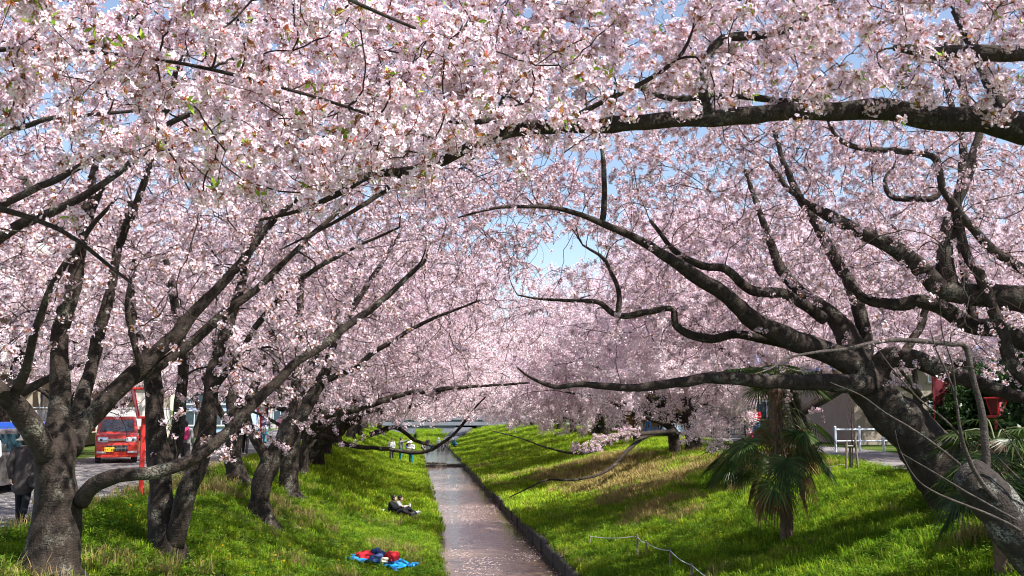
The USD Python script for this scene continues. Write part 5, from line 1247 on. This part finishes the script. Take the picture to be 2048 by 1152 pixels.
def person(label, loc, rz, h, ps, top, bottom, shoes='black', hat=None, hatcol='cream', hair='short', skirt=False, coat=False, group=None, child=False):
    """Faces +y before the turn rz. The body is one surface; clothes and hair are its parts."""
    s = h / 1.68
    J = {k: np.array(v) for k, v in ps.items()}
    def cap(a, b, ra, rb): return m3.Manifold.batch_hull([m3.Manifold.sphere(ra, 14).translate(tuple(a)), m3.Manifold.sphere(rb, 14).translate(tuple(b))])
    def two(a, b, ra, rb, wx): # wide hull (torso)
        x = np.array([wx, 0, 0])
        return m3.Manifold.batch_hull([m3.Manifold.sphere(r, 14).translate(tuple(p)) for p, r in ((a - x, ra), (a + x, ra), (b - x * .85, rb), (b + x * .85, rb))])
    hd = J['head']; fwd = np.array([0, 1.0, 0])
    hs = 1.12 if child else 1.0
    solid = [m3.Manifold.sphere(.092 * hs, 20).scale((.86, 1.0, 1.22)).translate(tuple(hd)), cap(hd + [0, .035, -.06 * hs], hd + [0, .05, -.085 * hs], .055 * hs, .035 * hs),
             cap(hd + [0, .086 * hs, .01], hd + [0, .105 * hs, -.025], .010, .016), cap(J['neck'], hd + [0, -.01, -.05], .055, .052)]
    for sx in (-1, 1):
        solid.append(m3.Manifold.sphere(.024, 10).scale((.45, .8, 1.3)).translate((hd[0] + sx * .082 * hs, hd[1] - .005, hd[2] - .005)))
    solid += [two(J['chest'], J['waist'], .105, .10, .06), two(J['waist'], J['pelvis'], .10, .11, .05), two(J['chest'] + [0, 0, .06], J['chest'], .09, .105, .075)]
    for q in 'LR':
        solid += [cap(J['sh' + q], J['el' + q], .052, .040), cap(J['el' + q], J['wr' + q], .040, .028), cap(J['neck'] + [0, 0, -.05], J['sh' + q], .05, .055), cap(J['hip' + q], J['knee' + q], .085, .055), cap(J['knee' + q], J['ank' + q], .054, .036), cap(J['ank' + q], J['toe' + q], .040, .028)]
        d = J['wr' + q] - J['el' + q]; d /= np.linalg.norm(d)
        sd = np.cross(d, [0, 0, 1.0]) if abs(d[2]) < .8 else np.array([0, 1.0, 0]); sd /= np.linalg.norm(sd)
        nr = np.cross(d, sd)
        wr = J['wr' + q]
        solid.append(m3.Manifold.batch_hull([m3.Manifold.sphere(.015, 8).translate(tuple(wr + d * a + sd * b)) for a, b in ((.0, -.015), (.0, .015), (.085, -.03), (.085, .03))]))
        for k, (b, l) in enumerate([(-.031, .058), (-.011, .07), (.010, .066), (.029, .052)]):
            r0 = wr + d * .085 + sd * b; r1 = r0 + d * l * .55 + nr * .008; r2 = r1 + d * l * .4 + nr * .025
            solid += [cap(r0, r1, .0095, .0088), cap(r1, r2, .0088, .0075)]
        t0 = wr + d * .03 - sd * .022; solid += [cap(t0, t0 + d * .03 - sd * .032, .012, .010), cap(t0 + d * .03 - sd * .032, t0 + d * .062 - sd * .038 + nr * .01, .010, .008)]
    B = m3.Manifold.batch_boolean(solid, m3.OpType.Add)
    def fin(mn, ln=.05):
        t = to_tm(mn.refine_to_length(ln)); t.merge_vertices(); trimesh.smoothing.filter_taubin(t, iterations=4); t.apply_scale(s); return t
    pth = thing('person', label, 'person', loc, rz, group)
    body = part(pth, 'body', fin(B), 'skin', smooth=True)
    for sx in (-1, 1):
        part(body, 'eye', to_tm(m3.Manifold.sphere(.011, 10).translate((hd[0] + sx * .032 * hs, hd[1] + .082 * hs, hd[2] + .012)).scale((s, s, s))), 'hair')
    part(body, 'mouth', to_tm(m3.Manifold.sphere(.02, 10).scale((1, .4, .28)).translate((hd[0], hd[1] + .083 * hs, hd[2] - .055)).scale((s, s, s))), 'cloth_red')
    up = [two(J['chest'] + [0, 0, .06], J['waist'] + [0, 0, -.06], .115, .125, .075), cap(J['neck'] + [0, -.01, -.02], J['neck'] + [0, -.01, -.06], .066, .08)]
    if coat:
        up.append(two(J['waist'], J['pelvis'] + [0, 0, -.28], .13, .15, .06))
    for q in 'LR':
        up += [cap(J['neck'] + [0, 0, -.06], J['sh' + q], .07, .075), cap(J['sh' + q], J['el' + q], .074, .062), cap(J['el' + q], J['wr' + q], .060, .045)]
    part(pth, 'jacket', fin(m3.Manifold.batch_boolean(up, m3.OpType.Add)), 'cloth_' + top, smooth=True)
    lo = [two(J['waist'] + [0, 0, -.04], J['pelvis'], .118, .13, .055)]
    for q in 'LR':
        lo += [cap(J['hip' + q], J['knee' + q], .102, .074), cap(J['knee' + q], J['ank' + q], .073, .058)]
        part(pth, 'shoe', fin(m3.Manifold.batch_hull([m3.Manifold.sphere(.045, 12).translate(tuple(J['ank' + q] + [0, -.02, -.04])), m3.Manifold.sphere(.04, 12).translate(tuple(J['toe' + q])), m3.Manifold.sphere(.05, 12).translate(tuple(J['ank' + q]))])), 'cloth_' + shoes, smooth=True)
    if skirt:
        lo.append(m3.Manifold.batch_hull([m3.Manifold.sphere(.12, 12).translate(tuple(J['pelvis'])), m3.Manifold.sphere(.16, 12).translate(tuple((J['kneeL'] + J['kneeR']) / 2 + [0, 0, -.1]))]))
    part(pth, 'trousers' if not skirt else 'skirt', fin(m3.Manifold.batch_boolean(lo, m3.OpType.Add)), 'cloth_' + bottom, smooth=True)
    hr = m3.Manifold.sphere(.102 * hs, 18).scale((.90, 1.0, 1.2)).translate(tuple(hd + [0, -.018, .018])) - m3.Manifold.cube((.4, .4, .4), True).translate(tuple(hd + [0, .24, -.17]))
    if hair == 'long':
        hr = hr + cap(hd + [0, -.07, -.03], hd + [0, -.09, -.20], .07, .05)
    part(pth, 'hair', fin(hr, .04), 'hair', smooth=True)
    if hat:
        c = hd + [0, -.01, .055]
        hp_ = trimesh.creation.revolve(np.array([[.001, .10], [.06, .098], [.098, .06], [.108, .0], [.175 if hat == 'brim' else .125, -.035], [.172 if hat == 'brim' else .12, -.045], [.10, -.012], [.001, .085]]) * hs, sections=22)
        if hat == 'cap':
            hp_ = join([hp_, box([-.07, .09, -.03], [.07, .19, -.015], .006)])
        hp_.apply_translation(c); hp_.apply_scale(s)
        part(pth, 'hat', hp_, 'cloth_' + hatcol, smooth=40)
    return pth, s, J

def bag(label, loc, rz, size, m, name='bag', cat='bag', strap=True):
    """A soft bag with a bulging body and a handle; rests or hangs at loc (its bottom)."""
    pth = thing(name, label, cat, loc, rz)
    a, b, c = size
    bd = m3.Manifold.batch_hull([m3.Manifold.sphere(min(a, b) * .28, 14).translate((sx * (a * .5 - min(a, b) * .28), sy * (b * .5 - min(a, b) * .28), z)) for sx in (-1, 1) for sy in (-1, 1) for z in (min(a, b) * .28, c * .8)] + [m3.Manifold.sphere(min(a, b) * .25, 12).translate((0, 0, c - min(a, b) * .25))])
    bt = to_tm(bd.refine_to_length(max(size) / 9)); bt.merge_vertices()
    bt.vertices = bt.vertices + (meshkit.noise(np.array(bt.vertices) * (3.2 / max(size)) + loc[0], 3)[:, None] - 0.5) * bt.vertex_normals * min(size) * 0.55 + (meshkit.noise(np.array(bt.vertices) * (9 / max(size)), 5)[:, None] - 0.5) * bt.vertex_normals * min(size) * 0.16
    part(pth, 'pouch', bt, m, smooth=60)
    part(pth, 'pocket', box([-a * .32, -b * .5 - .015, c * .12], [a * .32, -b * .5 + .03, c * .5], .012), m, smooth=False)
    if strap:
        P = [[-a * .3, 0, c * .8], [-a * .2, -b * .3, c * 1.02], [a * .15, -b * .45, c * .98], [a * .3, -b * .2, c * .75]]
        part(pth, 'handle', tube_tm(spline(P, .04), .012, 6), m)
    return pth

rnd = np.random.default_rng(77)
# left road
g = on(-6.68, 18.3, .012)
person('woman in a dark coat and cream brimmed hat walking away beside the nearest left trunk', g, math.radians(8), 1.50, WALK, 'charcoal', 'black', 'black', 'brim', 'cream', coat=True)
bag('dark shoulder bag at the hip of the woman in the cream hat', g + [.27, -.06, .60], .2, (.28, .12, .26), 'cloth_charcoal', 'shoulder_bag')
g = on(-8.36, 21.0, .012)
person('person in pale blue patterned top at the extreme left edge', g, math.radians(40), 1.55, WALK, 'white', 'grey', 'black')
bag('magenta and white carrier bag held at the extreme left edge', g + [.12, -.12, .52], .4, (.20, .10, .26), 'bag_magenta', 'carrier_bag')
g = on(-6.95, 32.0, .012)
person('walker with a pink backpack and orange red hair tie between the left trunks', g, math.radians(-4), 1.58, WALK, 'grey', 'charcoal', 'black', hair='long')
bag('bright pink backpack on the walker between the left trunks', g + [0, -.22, 1.0], 0, (.30, .17, .40), 'cloth_pink', 'backpack', 'backpack')
g = on(-7.45, 31.2, .012)
person('walker in a cream top and lilac grey trousers left of the pink backpack', g, math.radians(6), 1.60, WALK, 'cream', 'lilac', 'white', hair='long')
g = on(-7.2, 45.0, .012)
person('man all in black walking away on the left road behind the burred trunk', g, math.radians(3), 1.72, WALK, 'black', 'black', 'black')
g = on(-8.2, 58.0, .012)
person('walker in navy jacket and teal jeans farther up the left road', g, math.radians(-6), 1.70, WALK, 'navy', 'teal', 'black')
g = on(-7.7, 61.0, .012)
person('distant walker in pale pink beside the far red lantern post', g, math.radians(160), 1.60, WALK, 'lightpink', 'charcoal', 'black')
g = on(-9.6, 66.0, .012)
person('distant walker in a white top far up the left road', g, math.radians(180), 1.65, STAND, 'white', 'denim', 'black')
# left bank
g = G(783, 1034)
person('man in black sitting on the grass with legs out towards the canal', g + [0, 0, .02], math.radians(-100), 1.52, SIT, 'black', 'black', 'grey')
person('sitting companion in grey holding a white cup behind the man in black', g + [.22, .42, .02], math.radians(-95), 1.42, SIT, 'grey', 'black', 'white')
cu = thing('paper_cup', 'white paper cup in the hand of the sitting companion', 'cup', g + [.64, .36, .31])
part(cu, 'cup', trimesh.creation.revolve(np.array([[.001, 0], [.028, 0], [.04, .1], [.036, .1], [.026, .006], [.001, .006]]), sections=16), 'bag_white')
part(cu, 'rim', trimesh.creation.torus(.038, .004, 16, 6).apply_translation([0, 0, .1]), 'bag_white')
bag('white plastic bag on the grass behind the sitting couple', g + [-.42, .12, 0], .4, (.34, .22, .22), 'bag_white', 'carrier_bag')
def sheet(label, cx, cy, W, D, seed, rz=0.0):
    n, k = 26, 12
    u, t = np.meshgrid(np.linspace(-.5, .5, n), np.linspace(-.5, .5, k))
    x, y_ = u * W + .10 * np.sin(t * 9 + seed), t * D + .10 * np.sin(u * 8 + seed)
    X, Y = cx + x * math.cos(rz) - y_ * math.sin(rz), cy + x * math.sin(rz) + y_ * math.cos(rz)
    Z = zg(X, Y) + .10 + .16 * (meshkit.noise(np.stack([x * 3.1 + seed, y_ * 3.1, x * 0], -1), 4) - .35) + .03 * np.sin(u * 30)
    v = np.stack([X, Y, Z], -1).reshape(-1, 3)
    i, j = np.meshgrid(np.arange(k - 1), np.arange(n - 1), indexing='ij')
    q = np.stack([i * n + j, i * n + j + 1, (i + 1) * n + j + 1, (i + 1) * n + j], -1).reshape(-1, 4)
    v = np.vstack([v, v - [0, 0, .012]]); q = np.vstack([q, q[:, ::-1] + n * k])
    p = numbered('/World', 'picnic_sheet')
    tag(put(p, v, q, 'tarp_blue', smooth=True), label, 'picnic sheet')
g = G(754, 1133)
sheet('large crumpled blue picnic sheet under the red bags on the left bank', g[0], g[1], 1.25, .75, 1.0, -.15)
bag('red bag lying on the blue picnic sheet, leftmost of the heap', g + [-.25, .05, .12], .5, (.50, .30, .17), 'cloth_red')
bag('navy blue rucksack in the middle of the heap on the picnic sheet', g + [.02, .08, .12], -.3, (.30, .24, .25), 'cloth_navy', 'backpack', 'backpack')
bag('dark navy bag in front of the navy rucksack on the picnic sheet', g + [-.02, -.16, .12], .2, (.30, .20, .15), 'cloth_denim')
bag('coral red bag at the right of the heap on the picnic sheet', g + [.33, -.02, .12], -.6, (.38, .28, .17), 'cloth_red')
bag('small cream food bag at the front of the heap', g + [.17, -.24, .12], .1, (.18, .12, .10), 'cloth_cream')
g2 = G(798, 1134)
sheet('small scrap of blue sheet right of the picnic heap', g2[0], g2[1], .30, .38, 3.0, .2)
g3 = G(816, 1136)
sheet('smallest blue scrap nearest the water beside the picnic heap', g3[0], g3[1], .32, .16, 5.0, -.05)
for px, py, hh, ps, tp_, bt, rz, l, ht in [(783, 921, 1.55, STAND, 'white', 'charcoal', 170, 'person in a white top with dark bag strap, leftmost of three standing by the water', None), (801, 923, 1.70, REACH, 'grey', 'teal', -60, 'person in a grey top and teal trousers reaching out, middle of three by the water', None),
                                          (822, 929, 1.66, PHONE, 'white', 'teal', 150, 'person in pale top and teal overalls, rightmost of three by the water', 'cap')]:
    person(l, G(px, py), math.radians(rz), hh, ps, tp_, bt, 'black', ht, 'white')
person('person in a white sun hat crouching behind the three by the water', G(817, 905), math.radians(180), 1.6, CROUCH, 'navy', 'grey', 'black', 'brim', 'white')
# waders and onlookers at the weir pool
for k, (x, y_, hh, ps, tp_, bt, l) in enumerate([(1.2, 104, 1.3, CROUCH, 'grey', 'black', 'child in grey crouching at the left end of the group in the stream'), (1.75, 105, 1.3, STAND, 'charcoal', 'grey', 'child in dark grey standing second from left in the stream group'), (2.3, 104.5, 1.25, CROUCH, 'teal', 'black', 'child in teal crouching in the middle of the stream group'),
                                                 (2.9, 105, 1.3, STAND, 'white', 'denim', 'child in a white top standing in the stream group'), (3.35, 104.2, 1.3, CROUCH, 'lilac', 'black', 'child in lilac bending right of the white topped child'), (3.8, 105.3, 1.4, STAND, 'brown', 'grey', 'child in brown at the right of the stream group')]):
    person(l, (x, y_, WATER + .02), math.radians(rnd.uniform(120, 240)), hh, ps, tp_, bt, 'black', 'cap' if k in (3,) else None, 'white', child=True)
person('onlooker in teal standing on the right edge of the stream by the group', on(4.5, 101), math.radians(110), 1.5, CROUCH, 'teal', 'navy', 'black', 'cap', 'white')
# right path
person('man in a red jacket and blue jeans looking down on the right path', (17.35, 49.2, .312), math.radians(130), 1.74, PHONE, 'red', 'jeans', 'black')
person('small child in a pink hat crouching at the feet of the man in red', (16.8, 48.6, .312), math.radians(160), 1.05, CROUCH, 'pink', 'navy', 'black', 'cap', 'pink', child=True)
person('person in navy with jeans behind the close pair of stubby trunks', (16.1, 57.0, .312), math.radians(30), 1.68, STAND, 'denim', 'denim', 'black')
person('person in a pale coat beside the one in navy on the right path', (16.55, 57.4, .312), math.radians(-30), 1.62, STAND, 'cream', 'denim', 'black', hair='long', coat=True)
person('distant person in pink on the right path above the dry grass', (15.9, 66.5, .312), math.radians(200), 1.65, WALK, 'lightpink', 'jeans', 'white')

# ------------------------------------------------------------------ fallen petals, dandelions
rg = np.random.default_rng(41)
def petal_flake(rng, r, c):
    n = 6; a = np.arange(n) * 2 * np.pi / n
    v = np.stack([np.cos(a) * r * rng.uniform(.5, .8), np.sin(a) * r, rng.normal(0, r * .06, n)], 1)
    return v, np.array([(0, i, i + 1) for i in range(1, n - 1)]), np.tile(np.array(c), (n, 1))
FLK = [petal_flake(rg, .022, c) for c in ((.72, .58, .58), (.66, .50, .50), (.62, .48, .42))]
x, y_ = rg.uniform(XL + .08, XR - .2, 30000), 22 * (76 / 22) ** rg.random(30000)
keep = noise2(x * 1.0, y_ * .35, 1.4, 5) + rg.normal(0, .10, 30000) + .12 * (np.abs(x - 2.2) < .8) > .58
x, y_ = x[keep][::2], y_[keep][::2]
a = rg.uniform(0, np.pi, len(x))
instancer('/World/floating_petals', FLK, 'petal', np.stack([x, y_, np.full(len(x), WATER + .006)], 1), rg, (.7, 1.4), quat=np.stack([np.cos(a), a * 0, a * 0, np.sin(a)], 1), names='petal')
tag(stage.GetPrimAtPath('/World/floating_petals'), 'pale fallen petals drifting on the brown canal water', 'petals', kind='stuff')
n = 9000
x, y_ = np.r_[rg.uniform(-12.6, -6.5, n), rg.uniform(0, 3.2, 5000)], np.r_[12 * (80 / 12) ** rg.random(n), 14 * (70 / 14) ** rg.random(5000)]
x[n:] += path_edge(y_[n:])
z = np.r_[np.full(n, .017), np.full(5000, .317)]
keep = (noise2(x, y_, .8, 6) + rg.normal(0, .1, len(x)) > .5)
x, y_, z = x[keep], y_[keep], z[keep]
a = rg.uniform(0, np.pi, len(x))
instancer('/World/fallen_petals', FLK, 'petal', np.stack([x, y_, z], 1), rg, (.8, 1.6), quat=np.stack([np.cos(a), a * 0, a * 0, np.sin(a)], 1), names='petal')
tag(stage.GetPrimAtPath('/World/fallen_petals'), 'fallen petals scattered on the road and path', 'petals', kind='stuff')
def dandelion(rng):
    v, f, k = [], [], []
    for i in range(14):
        a = rng.uniform(0, 6.28); m = len(v); e = rng.uniform(0.1, .9)
        d = np.array([math.cos(a), math.sin(a), 0]); s = np.array([-d[1], d[0], 0])
        v += [np.array([0, 0, .0]), d * .035 * e + s * .012 + [0, 0, .03 * (1.1 - e)], d * .035 * e - s * .012 + [0, 0, .03 * (1.1 - e)]]
        f.append((m, m + 1, m + 2)); k += [np.array([.72, .50, .01])] * 3
    return np.array(v), np.array(f), np.array(k)
n = 260
x, y_ = rg.uniform(-5.5, -1.2, n), 14 * (60 / 14) ** rg.random(n)
keep = noise2(x, y_, .7, 15) > .52
x, y_ = x[keep], y_[keep]
instancer('/World/dandelions', [dandelion(rg) for i in range(3)], 'leaf', np.stack([x, y_, zg(x, y_) + .12], 1), rg, (.8, 1.3), quat=np.tile([1., 0, 0, 0], (len(x), 1)), names='flower_head')
tag(stage.GetPrimAtPath('/World/dandelions'), 'yellow dandelions dotted over the left bank slope', 'flowers', kind='stuff')
